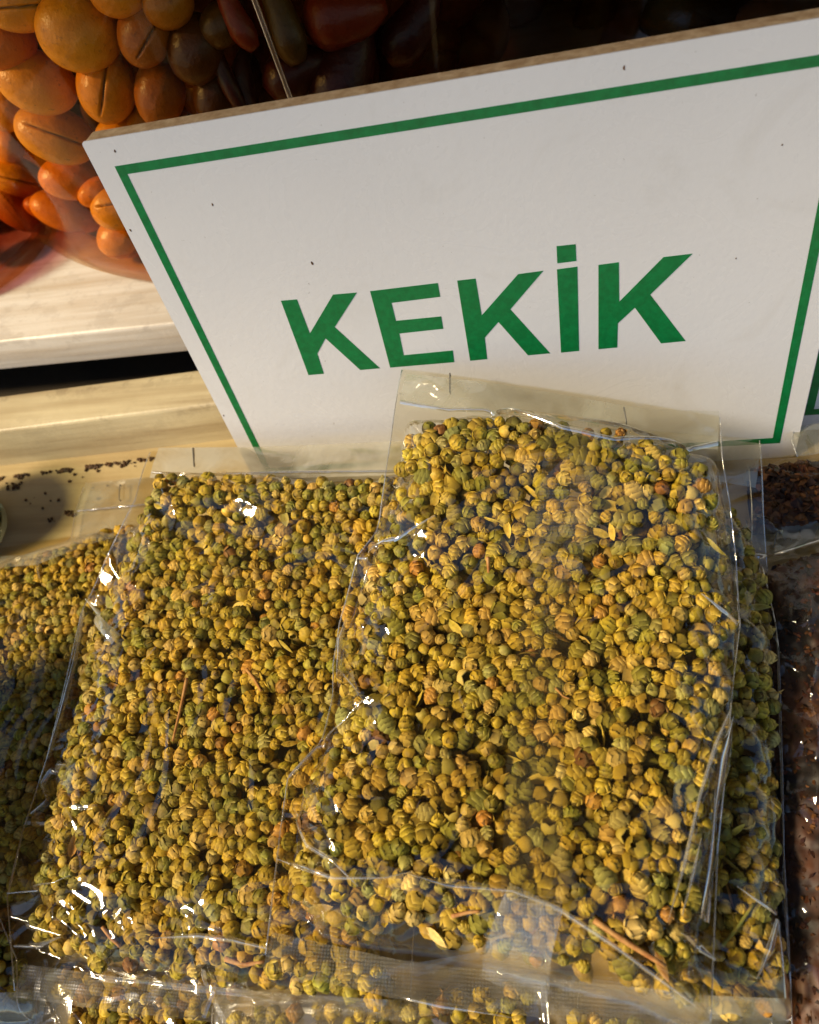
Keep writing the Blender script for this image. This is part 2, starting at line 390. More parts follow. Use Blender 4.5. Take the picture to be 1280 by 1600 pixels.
# ------------------------------------------------------------------ dried buds (shapes)
def make_bud(L=1.2, tiers=5, dt=0.36, lift=0.12, per=2, W=1.2, lod=0, r=None):
    """unit-diameter scaly bud along z; returns verts, tris, shade"""
    V = []; F = []; Sh = []
    prof = lambda t: 0.5 * max(0.0, math.sin(math.pi * min(max(t, 0), 1) ** 0.85)) ** 0.62
    nu, nv = (8, 6) if lod == 0 else (6, 4)
    k0 = 0
    for j in range(nv + 1):
        t = j / nv
        for i in range(nu):
            a = 2 * math.pi * i / nu; rr = prof(t) * (0.95 if lod == 0 else 1.02) + (0 if 0 < j < nv else 0.0)
            V.append((rr * math.cos(a), rr * math.sin(a), (t - .5) * L)); Sh.append(0.25 if lod == 0 else 0.5)  # core tinted dark for the shade between the scales
    for j in range(nv):
        for i in range(nu):
            a, b, c, d = j * nu + i, j * nu + (i + 1) % nu, (j + 1) * nu + (i + 1) % nu, (j + 1) * nu + i
            F += [(a, b, c), (a, c, d)]
    if lod == 0:
        gu, gv = 4, 3
        for tr in range(tiers):
            t0 = 0.02 + 0.72 * tr / max(tiers - 1, 1) if tiers > 1 else 0.05
            for p in range(per):
                pc = (tr % 2) * math.pi / per + p * 2 * math.pi / per + r.uniform(-.12, .12)
                lf = lift * r.uniform(.5, 1.5); dd = dt * r.uniform(.85, 1.1); base = len(V); ww = W * r.uniform(.85, 1.1)
                for j in range(gv + 1):
                    s_ = j / gv; t = t0 + s_ * dd; wid = ww * math.sqrt(max(0, 1 - s_ ** 2.4)) * (0.8 + 0.3 * s_)
                    over = max(0, t - 0.97)
                    for i in range(gu + 1):
                        a = 2 * i / gu - 1; ang = pc + a * wid
                        rr = prof(min(t, 0.97)) * (1.0 + lf * s_ ** 1.5 * (1.3 - 0.5 * abs(a))) + 0.02 - 0.03 * abs(a) * (1 - s_) - over * 0.9
                        V.append((rr * math.cos(ang), rr * math.sin(ang), (t - .5) * L - 0.02 * abs(a)))
                        Sh.append(0.34 + 0.76 * s_ ** 1.3 + 0.10 * abs(a))  # darker scale bases and pale tips, with crease shade put into the tint
                for j in range(gv):
                    for i in range(gu):
                        a, b, c, d = base + j * (gu + 1) + i, base + j * (gu + 1) + i + 1, base + (j + 1) * (gu + 1) + i + 1, base + (j + 1) * (gu + 1) + i
                        F += [(a, b, c), (a, c, d)]
    return np.array(V), np.array(F), np.array(Sh)
def make_cup(r):
    V = []; F = []; Sh = []; n = 10
    rings = [(0.06, -.45, .7), (.36, -.3, .8), (.48, 0, .95), (.44, .3, 1.1), (.38, .34, 1.1), (.38, .05, .55), (.25, -.2, .4), (.02, -.28, .35)]
    for rr, z, s_ in rings:
        for i in range(n):
            a = 2 * math.pi * i / n; k = 1 + (0.1 * math.sin(5 * a) if rr > .3 else 0)
            V.append((rr * k * math.cos(a), rr * k * math.sin(a), z + (0.06 * math.cos(5 * a) if z > .2 else 0))); Sh.append(s_)
    for j in range(len(rings) - 1):
        for i in range(n):
            a, b, c, d = j * n + i, j * n + (i + 1) % n, (j + 1) * n + (i + 1) % n, (j + 1) * n + i
            F += [(a, b, c), (a, c, d)]
    return np.array(V), np.array(F), np.array(Sh)
def make_leaf(r):
    V = []; F = []; Sh = []; n = 6; bend = r.uniform(.2, .6)
    for j in range(n + 1):
        t = j / n; w = 0.3 * math.sin(math.pi * t ** .8) ** .8 + .01
        for i, a in enumerate((-1, 0, 1)):
            V.append((a * w, bend * (t - .5) ** 2 * 1.6 + .12 * abs(a) * w / .3, (t - .5) * 1.7)); Sh.append(.85 + .25 * (abs(a)))
    for j in range(n):
        for i in range(2):
            a, b, c, d = j * 3 + i, j * 3 + i + 1, (j + 1) * 3 + i + 1, (j + 1) * 3 + i
            F += [(a, b, c), (a, c, d)]
    return np.array(V), np.array(F), np.array(Sh)
rr_ = random.Random(3)
VAR = []
for k in range(5): VAR.append((make_bud(1.36 + .12 * k / 5, 8, .27, .10, 2, 1.22, 0, rr_), .8))     # long, chevron scales
for k in range(6): VAR.append((make_bud(1.15 + .06 * (k % 3), 6, .33, .10, 2, 1.24, 0, rr_), 1.6))    # round, scaly
for k in range(3): VAR.append((make_bud(1.08, 3, .7, .08, 2, 1.35, 0, rr_), 0.8))                    # smooth, few bracts
for k in range(3): VAR.append((make_bud(1.05, 4, .5, .28, 3, .85, 0, rr_), 0.45))                      # opened
VAR.append((make_cup(rr_), 0.5))
for k in range(2): VAR.append((make_leaf(rr_), 0.28))
LOW = [make_bud(1.2, lod=1, r=rr_), make_bud(1.4, lod=1, r=rr_)]
VW = np.array([w for _, w in VAR]); VW /= VW.sum()
PAL = np.array([srgb(194, 170, 50), srgb(174, 156, 38), srgb(144, 142, 42), srgb(200, 174, 86), srgb(126, 130, 46), srgb(182, 134, 54), srgb(160, 160, 92), srgb(136, 88, 34), srgb(212, 190, 112)])
PW = np.array([.26, .25, .17, .11, .07, .035, .05, .010, .045])
def rand_rot(g, n, flat=0.55):
    ax = g.normal(size=(n, 3)); ax[:, 2] *= flat; ax /= np.linalg.norm(ax, axis=1)[:, None]
    h = g.normal(size=(n, 3)); a = np.cross(ax, h); a /= np.linalg.norm(a, axis=1)[:, None]; b = np.cross(ax, a)
    return np.stack([a, b, ax], axis=2)
def palette(g, n, shift=None):
    c = PAL[g.choice(len(PAL), size=n, p=PW)] * np.array([1.05, .96, .76]) * g.uniform(1.05, 1.65, size=(n, 1)) * g.uniform(.93, 1.07, size=(n, 3))
    if shift is not None: c = c * np.array(shift)
    return c
CREAM = np.array(srgb(226, 208, 140))
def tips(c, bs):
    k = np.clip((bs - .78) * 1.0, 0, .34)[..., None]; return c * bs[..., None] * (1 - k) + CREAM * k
def scatter_mesh(name, P, R, size, var, cols, low=False):
    Vs, Fs, Cs = [], [], []; off = 0
    for v in np.unique(var):
        idx = np.where(var == v)[0]; bv, bf, bs = (LOW[v % 2] if low else VAR[v][0])
        W = np.einsum('nij,kj->nki', R[idx], bv) * size[idx][:, None, None] + P[idx][:, None, :]
        n, k = len(idx), len(bv)
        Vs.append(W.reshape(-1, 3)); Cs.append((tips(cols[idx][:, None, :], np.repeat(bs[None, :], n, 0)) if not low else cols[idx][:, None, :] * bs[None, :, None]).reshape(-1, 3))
        Fs.append((bf[None] + (np.arange(n) * k)[:, None, None] + off).reshape(-1, 3)); off += n * k
    return np.concatenate(Vs), np.concatenate(Fs), np.concatenate(Cs)

# ------------------------------------------------------------------ bags
def poly_sdf(Q, X):
    """signed distance (positive inside) of points X (n,2) to polygon Q (m,2)"""
    d = np.full(len(X), 1e9); ins = np.zeros(len(X), bool)
    for i in range(len(Q)):
        a = Q[i]; b = Q[(i + 1) % len(Q)]; ab = b - a
        t = np.clip(((X - a) @ ab) / (ab @ ab), 0, 1); d = np.minimum(d, np.linalg.norm(X - a - t[:, None] * ab, axis=1))
        c = ((a[1] > X[:, 1]) != (b[1] > X[:, 1])) & (X[:, 0] < (b[0] - a[0]) * (X[:, 1] - a[1]) / (b[1] - a[1] + 1e-15) + a[0])
        ins ^= c
    return np.where(ins, d, -d)
def resample(pts, n):
    P = np.array(pts); s = np.r_[0, np.cumsum(np.linalg.norm(np.diff(P, axis=0), axis=1))]; s /= s[-1]
    t = np.linspace(0, 1, n); return np.stack([np.interp(t, s, P[:, k]) for k in range(P.shape[1])], axis=1)
def relax(P, d, inside, it=10):
    for _ in range(it):
        D = P[:, None, :] - P[None, :, :]; L = np.sqrt((D ** 2).sum(2)) + 1e-9
        w = np.clip(d - L, 0, None) / L; np.fill_diagonal(w, 0)
        N = P + 0.35 * (D * w[:, :, None]).sum(1)
        ok = inside(N); P = np.where(ok[:, None], N, P)
    return P
def facet(x, y, cell, sd):
    """crumpled sheet: random heights on a warped triangle lattice, flat between them"""
    w = .35 * cell; x = x + w * noise.noise(Vector((x / cell * .6, y / cell * .6, sd))); y = y + w * noise.noise(Vector((x / cell * .6, y / cell * .6, sd + 9)))
    u = (x + y * .57735) / cell; v = y * 1.1547 / cell; i = math.floor(u); j = math.floor(v); a = u - i; b = v - j
    h = lambda p, q: noise.cell(Vector((p + .5, q + .5, sd + .5)))
    if a + b < 1: return h(i, j) * (1 - a - b) + h(i + 1, j) * a + h(i, j + 1) * b
    return h(i + 1, j + 1) * (a + b - 1) + h(i + 1, j) * (1 - b) + h(i, j + 1) * (1 - a)
class Bag: pass
def make_bag(name, label, left, right, content, zb, thk, w=0.018, bud=0.0052, seed=1, film=M_FILM, gu=150, gv=230,
             creases=(), crumple=1.0, layers=3, shift=None, group='clear bags of dried green buds', dens=1.0, back=True, fill=True, sag=None):
    """left / right: edge polylines in photo pixels from bottom to top, lying on the surface zb(x, y); content: polygon of the filled area"""
    B = Bag(); g = np.random.default_rng(seed)
    Lw = resample([on(px, py, zb) for px, py in left], gv); Rw_ = resample([on(px, py, zb) for px, py in right], gv)
    cen = (Lw.mean(0) + Rw_.mean(0)) / 2; zc = float(zb(cen[0], cen[1]))
    root = empty(name, (cen[0], cen[1], zc)); tag(root, label, 'bag', group); B.root = root
    Q = np.array([on(px, py, lambda x, y: zb(x, y) + 0.75 * thk)[:2] for px, py in content]); B.Q = Q
    def lift(X):
        s_ = poly_sdf(Q, X); t = np.clip((s_ + 0.005) / w, 0, 1); return thk * np.sqrt(1 - (1 - t) ** 2), s_
    def surf(X):
        H, s_ = lift(X); return zb(X[:, 0], X[:, 1]) + H
    B.surf = surf; B.lift = lift; B.zb = zb
    u = np.linspace(0, 1, gu)
    G = Lw[:, None, :] * (1 - u)[None, :, None] + Rw_[:, None, :] * u[None, :, None]
    G = G.reshape(-1, 3); X = G[:, :2]
    H, s_ = lift(X)
    Z = zb(X[:, 0], X[:, 1]) + H + 0.0009
    cr = []
    for (p, q, amp, wid) in creases:
        a = on(*p, lambda x, y: zb(x, y) + .6 * thk)[:2]; b = on(*q, lambda x, y: zb(x, y) + .6 * thk)[:2]; cr.append((a, b, amp, wid))
    extra = np.zeros(len(X))
    for a, b, amp, wid in cr:
        ab = b - a; t = np.clip(((X - a) @ ab) / (ab @ ab), 0, 1); d = np.linalg.norm(X - a - t[:, None] * ab, axis=1)
        extra += amp * np.exp(-d / wid) * (1 - (2 * np.abs(t - .5)) ** 4 * .8)
    sd = seed * 3.7
    nz = np.array([noise.noise(Vector((x * 42 + sd, y * 30, 0))) * .0012 + abs(noise.noise(Vector((x * 24, y * 24 + sd, 3)))) * -.0022
                   + noise.noise(Vector((x * 150 + sd, y * 150, 5))) * .00045 for x, y in X])
    vor = np.array([noise.voronoi(Vector((x * 45 + sd + 1.0 * noise.noise(Vector((x * 30, y * 30, sd))), y * 45, sd)))[0][:2] for x, y in X])
    ridge = np.exp(-(vor[:, 1] - vor[:, 0]) / .10) * .0012
    fc = np.array([(facet(x, y, .017, seed) - .5) * .0046 + (facet(x, y, .0065, seed + 3) - .5) * .0012 for x, y in X])
    outside = np.clip(1 - (s_ - 0.002) / 0.020, 0.065, 1)
    uu = np.tile(u, gv); edge = np.clip(np.minimum(uu, 1 - uu) / 0.03, 0, 1)
    vv = np.repeat(np.linspace(0, 1, gv), gu); edge = edge * np.clip(np.minimum(vv, 1 - vv) / 0.02, 0, 1)
    Z = Z + crumple * edge * (nz * .5 + ridge * outside * .3 + fc * outside) + extra * (0.3 + .7 * edge)
    Z = np.maximum(Z, zb(X[:, 0], X[:, 1]) + 0.0007)
    V = np.c_[X, Z] - np.array(root.location)
    ii, jj = np.meshgrid(np.arange(gv - 1), np.arange(gu - 1), indexing='ij'); a = (ii * gu + jj).ravel()
    F = np.stack([a, a + 1, a + gu + 1, a + gu], axis=1)
    mesh_obj('front_film', V, F, film, root, True)
    B.grid = V.reshape(gv, gu, 3) + np.array(root.location)
    if back:
        st = 12; idx = np.arange(gv * gu).reshape(gv, gu)[np.unique(np.r_[np.arange(0, gv, st), gv - 1])][:, np.unique(np.r_[np.arange(0, gu, st), gu - 1])]
        bx = X[idx.ravel()]; VB = np.c_[bx, zb(bx[:, 0], bx[:, 1]) + .0002] - np.array(root.location)
        a2, b2 = idx.shape; i2, j2 = np.meshgrid(np.arange(a2 - 1), np.arange(b2 - 1), indexing='ij'); q = (i2 * b2 + j2).ravel()
        mesh_obj('back_film', VB, np.stack([q, q + b2, q + b2 + 1, q + 1], axis=1), M_FILM, root, True)
    # welded side edges catch the light as thin rolled lines
    for col in (0, gu - 1):
        path = B.grid[::4, col] - np.array(root.location)
        v, f = tube(path + np.array([0, 0, .0002]), .00028, 5); mesh_obj('side_weld', v, f, M_EDGE, root)
    B.P = B.R = None
    if fill:
        x0, y0 = Q.min(0); x1, y1 = Q.max(0); res = []
        for ly in range(layers):
            d = bud * (0.93 if ly == 0 else 1.15) / dens ** .5
            gx = np.arange(x0, x1, d); gy = np.arange(y0, y1, d * .87)
            P = np.array([(a + (k % 2) * d / 2, b) for k, b in enumerate(gy) for a in gx]); P += g.normal(0, d * .28, P.shape)
            P = P[poly_sdf(Q, P) > 0]
            if ly == 0: P = relax(P, d * 1.02, lambda N: poly_sdf(Q, N) > 0, 9)
            if ly == 0: P = P[g.random(len(P)) > .05]
            size = bud * np.clip(g.normal(1.0, .17, len(P)), .6, 1.45) * (1 if ly == 0 else 1.05)
            Ht, s2 = lift(P)
            top = zb(P[:, 0], P[:, 1]) + np.maximum(Ht, bud * .9)
            z = top - size * .52 - np.abs(g.normal(0, .22, len(P))) * bud - ly * bud * .8
            z = np.maximum(z, zb(P[:, 0], P[:, 1]) + size * .4)
            res.append((np.c_[P, z], rand_rot(g, len(P)), size, g.choice(len(VAR), size=len(P), p=VW), palette(g, len(P), shift)))
        B.layers = res
    return B
def bud_stuff(B, name, label, skip=None):
    parts = []
    for ly, (P, R, s_, v, c) in enumerate(B.layers):
        if ly == 0 and skip is not None:
            k = ~skip; P, R, s_, v, c = P[k], R[k], s_[k], v[k], c[k]
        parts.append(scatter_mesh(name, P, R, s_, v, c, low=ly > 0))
    off = 0; Vs = []; Fs = []; Cs = []
    for V, F, C in parts:
        Vs.append(V); Fs.append(F + off); Cs.append(C); off += len(V)
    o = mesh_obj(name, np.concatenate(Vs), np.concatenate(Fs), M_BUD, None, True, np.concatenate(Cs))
    return tag(o, label, kind='stuff')
def strip(B, name, pts, width, mat, zoff=.0012, n=60, k=14, arch=0.0, wob=.0002, tilt=0.0):
    """band of film laid over the bag surface along a pixel polyline"""
    zf = lambda x, y: float(B.surf(np.array([[x, y]]))[0]) + zoff
    C = resample([on(px, py, zf) for px, py in pts], n); T = np.gradient(C[:, :2], axis=0); T /= np.linalg.norm(T, axis=1)[:, None]
    Nn = np.c_[-T[:, 1], T[:, 0]]; V = []
    wd = np.interp(np.linspace(0, 1, n), np.linspace(0, 1, len(width)), width) if isinstance(width, (list, tuple)) else np.full(n, width)
    for i in range(n):
        for j in range(k):
            a = j / (k - 1) - .5; x, y = C[i, :2] + Nn[i] * a * wd[i]
            V.append((x, y, zf(x, y) + arch * (1 - 4 * a * a) + tilt * (a + .5) * wd[i] + wob * noise.noise(Vector((x * 200, y * 200, 9)))))
    V = np.array(V); ii, jj = np.meshgrid(np.arange(n - 1), np.arange(k - 1), indexing='ij'); a = (ii * k + jj).ravel()
    return mesh_obj(name, V - np.array(B.root.location), np.stack([a, a + 1, a + k + 1, a + k], axis=1), mat, B.root, True)
def staple(B, p, q, zoff=.0022):
    zf = lambda x, y: float(B.surf(np.array([[x, y]]))[0]) + zoff
    a, b = on(*p, zf), on(*q, zf); d = (b - a) / np.linalg.norm(b - a)
    v, f = tube([a - np.array([0, 0, .0018]), a, a + d * .0005, b - d * .0005, b, b - np.array([0, 0, .0018])], .00024, 6)
    mesh_obj('staple', np.array(v) - np.array(B.root.location), f, M_STAPLE, B.root)

zA = lambda x, y: .031 + .036 * smooth(.09, .205, y)
A = make_bag('herb_bag', 'front right clear bag of green buds, on top, leaning against the KEKİK sign',
    left=[(417, 1492), (440, 1300), (452, 1215), (505, 1160), (522, 1090), (522, 1040), (532, 975), (560, 870), (592, 830), (612, 690), (630, 578)],
    right=[(1110, 1596), (1122, 1300), (1138, 1100), (1155, 970), (1150, 880), (1140, 790), (1128, 720), (1124, 652)],
    content=[(640, 652), (800, 640), (960, 660), (1105, 712), (1118, 800), (1140, 960), (1128, 1150), (1095, 1330), (1066, 1480), (1082, 1572), (1000, 1535), (880, 1508), (760, 1480), (640, 1458), (500, 1432), (452, 1395), (475, 1240), (530, 1120), (540, 1000), (575, 880), (615, 760)],
    zb=zA, thk=.019, w=.024, seed=11,
    creases=[((535, 985), (568, 1095), .0012, .0012), ((568, 1095), (452, 1215), .0022, .0011), ((1138, 1110), (1045, 1440), .0030, .0013), ((1125, 1230), (1090, 1400), .002, .0012),
             ((640, 1368), (800, 1392), .0016, .0012), ((800, 1392), (1100, 1580), .0026, .0014), ((455, 1290), (560, 1380), .0018, .0014), ((440, 1330), (600, 1370), .0016, .0012),
             ((1040, 1440), (1110, 1480), .002, .0016), ((1110, 935), (1155, 975), .0016, .0012), ((560, 1440), (640, 1480), .0012, .002), ((480, 1250), (540, 1330), .0016, .0012)])
zB = lambda x, y: .012 + .021 * smooth(.12, .19, y)
Bb = make_bag('herb_bag', 'wide left clear bag of green buds, partly under the front right bag',
    left=[(26, 1548), (14, 1400), (38, 1300), (75, 1190), (100, 1090), (130, 955), (170, 870), (215, 780), (238, 706)],
    right=[(640, 1600), (650, 1400), (660, 1200), (665, 1000), (668, 850), (665, 760), (660, 690)],
    content=[(240, 738), (400, 742), (520, 745), (640, 745), (640, 1100), (600, 1300), (592, 1566), (480, 1542), (330, 1520), (140, 1500), (40, 1456), (62, 1330), (80, 1240), (108, 1120), (138, 985), (182, 890), (222, 790)],
    zb=zB, thk=.019, w=.020, seed=23,
    creases=[((130, 955), (80, 1190), .0022, .0013), ((75, 1190), (90, 1225), .0025, .0016), ((15, 1398), (105, 1385), .0018, .0012), ((20, 1420), (110, 1440), .0022, .0014), ((300, 1462), (420, 1480), .0016, .0013), ((60, 1250), (30, 1330), .0015, .0012)])
zC = lambda x, y: .001 + .025 * smooth(.13, .19, y)
zF = lambda x, y: .001 + 0 * x
Cc = make_bag('herb_bag', 'bag of green buds lying behind and under the front bag, its right side showing',
    left=[(900, 1600), (930, 1300), (960, 1000), (980, 800), (985, 672)],
    right=[(1238, 1612), (1219, 1440), (1216, 1300), (1212, 1100), (1203, 930), (1192, 800), (1186, 688)],
    content=[(1000, 780), (1140, 790), (1165, 830), (1192, 900), (1205, 1000), (1210, 1200), (1212, 1400), (1224, 1576), (1120, 1572), (980, 1500), (960, 1200), (980, 900)],
    zb=zC, thk=.026, w=.016, seed=31, gu=90,
    creases=[((1215, 1440), (1190, 1500), .0022, .0013), ((1218, 1450), (1225, 1560), .0022, .0012), ((1150, 1380), (1215, 1430), .0015, .0012)])
Dd = make_bag('herb_bag', 'dim far left bag of green buds tucked under the left bag',
    left=[(-150, 1520), (-150, 1300), (-120, 1000), (-60, 868)], right=[(100, 1500), (150, 1300), (200, 1000), (205, 822)],
    content=[(-60, 908), (60, 866), (150, 838), (200, 850), (215, 1000), (160, 1250), (100, 1400), (-120, 1400), (-130, 1050)],
    zb=zF, thk=.0105, w=.012, seed=41, gu=90, gv=150, crumple=.2, film=mat_film('thin_film', .022, .004, tint=(.985, .955, .86), bump=.35))
Ee = make_bag('herb_bag', 'bag of green buds at the bottom edge, beneath the seal of the left bag',
    left=[(52, 1760), (55, 1640), (60, 1560), (70, 1500)], right=[(420, 1760), (410, 1680), (400, 1600), (395, 1520)],
    content=[(75, 1520), (380, 1530), (318, 1592), (325, 1740), (110, 1740), (110, 1600)],
    zb=zF, thk=.008, w=.012, seed=53, gu=80, gv=80, layers=2)
Ff = make_bag('herb_bag', 'bag of green buds at the lower left corner, only its bottom end showing',
    left=[(-190, 1625), (-190, 1500), (-180, 1400)], right=[(56, 1600), (50, 1500), (15, 1405)],
    content=[(-170, 1420), (5, 1425), (22, 1500), (30, 1570), (-160, 1580)],
    zb=zF, thk=.011, w=.012, seed=61, gu=80, gv=80, layers=3)
Kk = make_bag('herb_bag', 'clear bag whose sealed end fills the middle of the bottom edge',
    left=[(330, 1800), (330, 1660), (335, 1560)], right=[(870, 1800), (862, 1640), (850, 1470)],
    content=[(360, 1590), (600, 1572), (830, 1545), (840, 1790), (380, 1790)], zb=lambda x, y: .009 + 0 * x, thk=.010, w=.012, seed=101, gu=110, gv=60, layers=1, film=M_FILM_HAZY)
Ll = make_bag('herb_bag', 'clear bag end at the bottom edge under the lower right corner of the front bag',
    left=[(850, 1800), (846, 1640), (846, 1520)], right=[(1236, 1800), (1232, 1680), (1190, 1560)],
    content=[(870, 1588), (1190, 1625), (1215, 1790), (865, 1790)], zb=lambda x, y: .007 + 0 * x, thk=.010, w=.012, seed=103, gu=90, gv=60, layers=1, film=M_FILM_HAZY)
crate = empty('shade_crate', (-.37, -.05, 0)); tag(crate, 'wooden crate added out of view to shade the far left bag', 'crate')  # unseen crate added to cast shade on the far left bag
for k in range(4):
    for sx in (-1, 1):
        box_obj('slat', [(sx * .052 - .004, -.12, .002 + k * .033), (sx * .052 + .004, -.12, .002 + k * .033), (sx * .052 + .004, .12, .002 + k * .033), (sx * .052 - .004, .12, .002 + k * .033)],
                [(sx * .052 - .004, -.12, .030 + k * .033), (sx * .052 + .004, -.12, .030 + k * .033), (sx * .052 + .004, .12, .030 + k * .033), (sx * .052 - .004, .12, .030 + k * .033)], M_CORE, crate, .001)
for sx in (-1, 1):
    for sy in (-1, 1):
        cx0, cy0 = sx * .042, sy * .113; q4 = [(cx0 - .006, cy0 - .006), (cx0 + .006, cy0 - .006), (cx0 + .006, cy0 + .006), (cx0 - .006, cy0 + .006)]
        box_obj('corner_post', [(a, b, .0005) for a, b in q4], [(a, b, .134) for a, b in q4], M_CORE, crate, .001)
box_obj('crate_floor', [(-.047, -.119, .001), (.047, -.119, .001), (.047, .119, .001), (-.047, .119, .001)], [(-.047, -.119, .006), (.047, -.119, .006), (.047, .119, .006), (-.047, .119, .006)], M_CORE, crate, .0005)
# buds: the 300 largest in view are things of their own, the rest of each bag one mass
P, R, s_, v, c = A.layers[0]
score = s_ / np.linalg.norm(P - np.array([0, 0, CH]), axis=1)
isc = np.zeros(len(P), bool); isc[np.argsort(-score)[:300]] = True
bud_stuff(A, 'dried_buds', 'dried green buds filling the front right bag', isc)
bud_stuff(Bb, 'dried_buds', 'dried green buds filling the wide left bag')
bud_stuff(Cc, 'dried_buds', 'dried green buds filling the bag under the front bag')
bud_stuff(Dd, 'dried_buds', 'dim dried green buds filling the far left bag')
bud_stuff(Ee, 'dried_buds', 'dried green buds filling the bag at the bottom edge')
bud_stuff(Ff, 'dried_buds', 'dried green buds filling the bag in the lower left corner')
cache = {}
KIND_N = ['long scaly bud', 'round scaly bud', 'smooth bud', 'ragged open bud', 'hollow bud husk', 'curled leaf']
def kind_of(k): return 0 if k < 5 else 1 if k < 11 else 2 if k < 14 else 3 if k < 17 else 4 if k < 18 else 5
for i in np.where(isc)[0]:
    vi = int(v[i]); ci = i % 5; key = (vi, ci)
    if key not in cache:
        bv, bf, bs = VAR[vi][0]
        me = mesh_obj('dried_bud', bv, bf, M_BUD, None, True, tips(c[i][None, :], bs))
        cache[key] = (me, c[i]); o = me
    else:
        o = cache[key][0].copy(); COL.objects.link(o); c[i] = cache[key][1]
    mm = Matrix([list(R[i][k]) for k in range(3)]).to_4x4()
    o.matrix_world = Matrix.Translation(Vector(P[i])) @ mm @ Matrix.Scale(float(s_[i]), 4)
    kd = kind_of(vi); lum = c[i]; hue = 'brown' if lum[0] > 1.9 * lum[1] else 'green' if lum[1] > .88 * lum[0] else 'pale' if lum.sum() > 1.05 else 'golden'
    cam_p = (P[i] - np.array([0, 0, CH])) @ RW; ix, iy = CX + FP * cam_p[0] / cam_p[2], CY + FP * cam_p[1] / cam_p[2]
    zone = ('low' if iy > 1330 else 'lower half' if iy > 1100 else 'upper half' if iy > 850 else 'by its stapled top') + (', left of its seam' if ix < 790 else ', under its seam' if ix < 880 else ', right of its seam')
    lab = hue + ' ' + KIND_N[kd] + ' in the front bag, ' + zone; tag(o, lab, 'leaf' if kd == 5 else 'bud', lab + ' (alike ones)')
    if kd == 5: o.name = 'dry_leaf'

# flaps, seams, seals, staples
bud_stuff(Kk, 'dried_buds', 'dried green buds in the bag at the middle of the bottom edge')
bud_stuff(Ll, 'dried_buds', 'dried green buds in the bag at the lower right of the bottom edge')
strip(Kk, 'bottom_seal', [(335, 1580), (600, 1560), (852, 1530)], .012, M_SEAL, .0014, 60, 12, 0.0, .0003, -.04)
strip(Kk, 'centre_seam', [(600, 1700), (596, 1600), (592, 1540)], .02, M_SEAM, .0018, 30, 12)
strip(Ll, 'bottom_seal', [(846, 1545), (1000, 1570), (1200, 1600)], .012, M_SEAL, .0014, 60, 12, 0.0, .0003, -.04)
strip(A, 'seam_tail', [(838, 1400), (815, 1470), (800, 1550)], [.016, .018, .020], M_SEAL, .0022, 40, 14, 0, .0005, .05)
strip(Kk, 'film_fold', [(600, 1545), (640, 1560), (800, 1590)], [.0006, .002, .0004], M_FOLD, .0016, 34, 7, .0008, .0001)
strip(A, 'centre_seam', [(905, 648), (880, 800), (850, 1000), (835, 1200), (830, 1420), (800, 1545)], .017, M_SEAM, .0016, 90, 16)
strip(A, 'top_fold', [(629, 606), (760, 622), (900, 648), (1010, 668), (1123, 672)], .0125, M_FLAP, .0022, 60, 12)
strip(A, 'fold_crease', [(626, 628), (700, 640), (760, 640), (880, 668), (960, 686), (1122, 692)], .0016, M_EDGE, .0024, 70, 6, .0006)
strip(A, 'bottom_seal', [(418, 1484), (620, 1530), (860, 1560), (1110, 1588)], .010, M_SEAL, .0014, 80, 14, 0.0, .0003, -.04)
staple(A, (703, 583), (703, 611)); staple(A, (975, 637), (979, 660))
strip(Bb, 'top_fold', [(240, 722), (400, 722), (650, 713)], .0155, M_FLAP2, .0018, 60, 12)
strip(Bb, 'fold_crease', [(238, 738), (300, 742), (440, 738), (640, 736)], .0015, M_EDGE, .0024, 50, 6, .0006)
strip(Bb, 'bottom_seal', [(28, 1532), (200, 1555), (420, 1578), (640, 1592)], .010, M_SEAL, .0014, 80, 14, 0.0, .0003, -.04)
strip(Bb, 'seal_fold', [(318, 1515), (318, 1590)], .0016, M_EDGE, .0016, 14, 5, .0004)
staple(Bb, (301, 700), (303, 728))
strip(Cc, 'top_fold', [(1120, 716), (1186, 726)], .016, M_FLAP, .0018, 20, 12)
strip(Cc, 'bottom_seal', [(1000, 1580), (1236, 1592)], .010, M_FLAP, .0014, 40, 10)
strip(Dd, 'top_fold', [(-60, 890), (60, 866), (190, 838)], .012, M_FLAP, .0018, 40, 10)
strip(Ee, 'bottom_seal', [(58, 1590), (110, 1590)], .02, M_SEAL, .0014, 20, 12)
strip(Ff, 'bottom_seal', [(-180, 1592), (50, 1580)], .012, M_FLAP, .0014, 30, 10)
# empty stapled top of another bag lying on the tray behind
Gg = make_bag('herb_bag', 'stapled empty top end of a bag lying on the tray behind the left bag',
    left=[(112, 850), (120, 800), (135, 756)], right=[(260, 850), (250, 790), (245, 745)], content=[(128, 832), (240, 818), (240, 850), (112, 850)],
    zb=lambda x, y: .0015 + 0 * x, thk=.006, w=.01, seed=71, gu=50, gv=40, layers=1, film=M_FLAP)
bud_stuff(Gg, 'dried_buds', 'few dried buds in the stapled bag end on the tray')
strip(Gg, 'fold_crease', [(122, 798), (165, 794), (245, 786)], .0016, M_EDGE, .002, 30, 6, .0006)
staple(Gg, (187, 757), (186, 780))

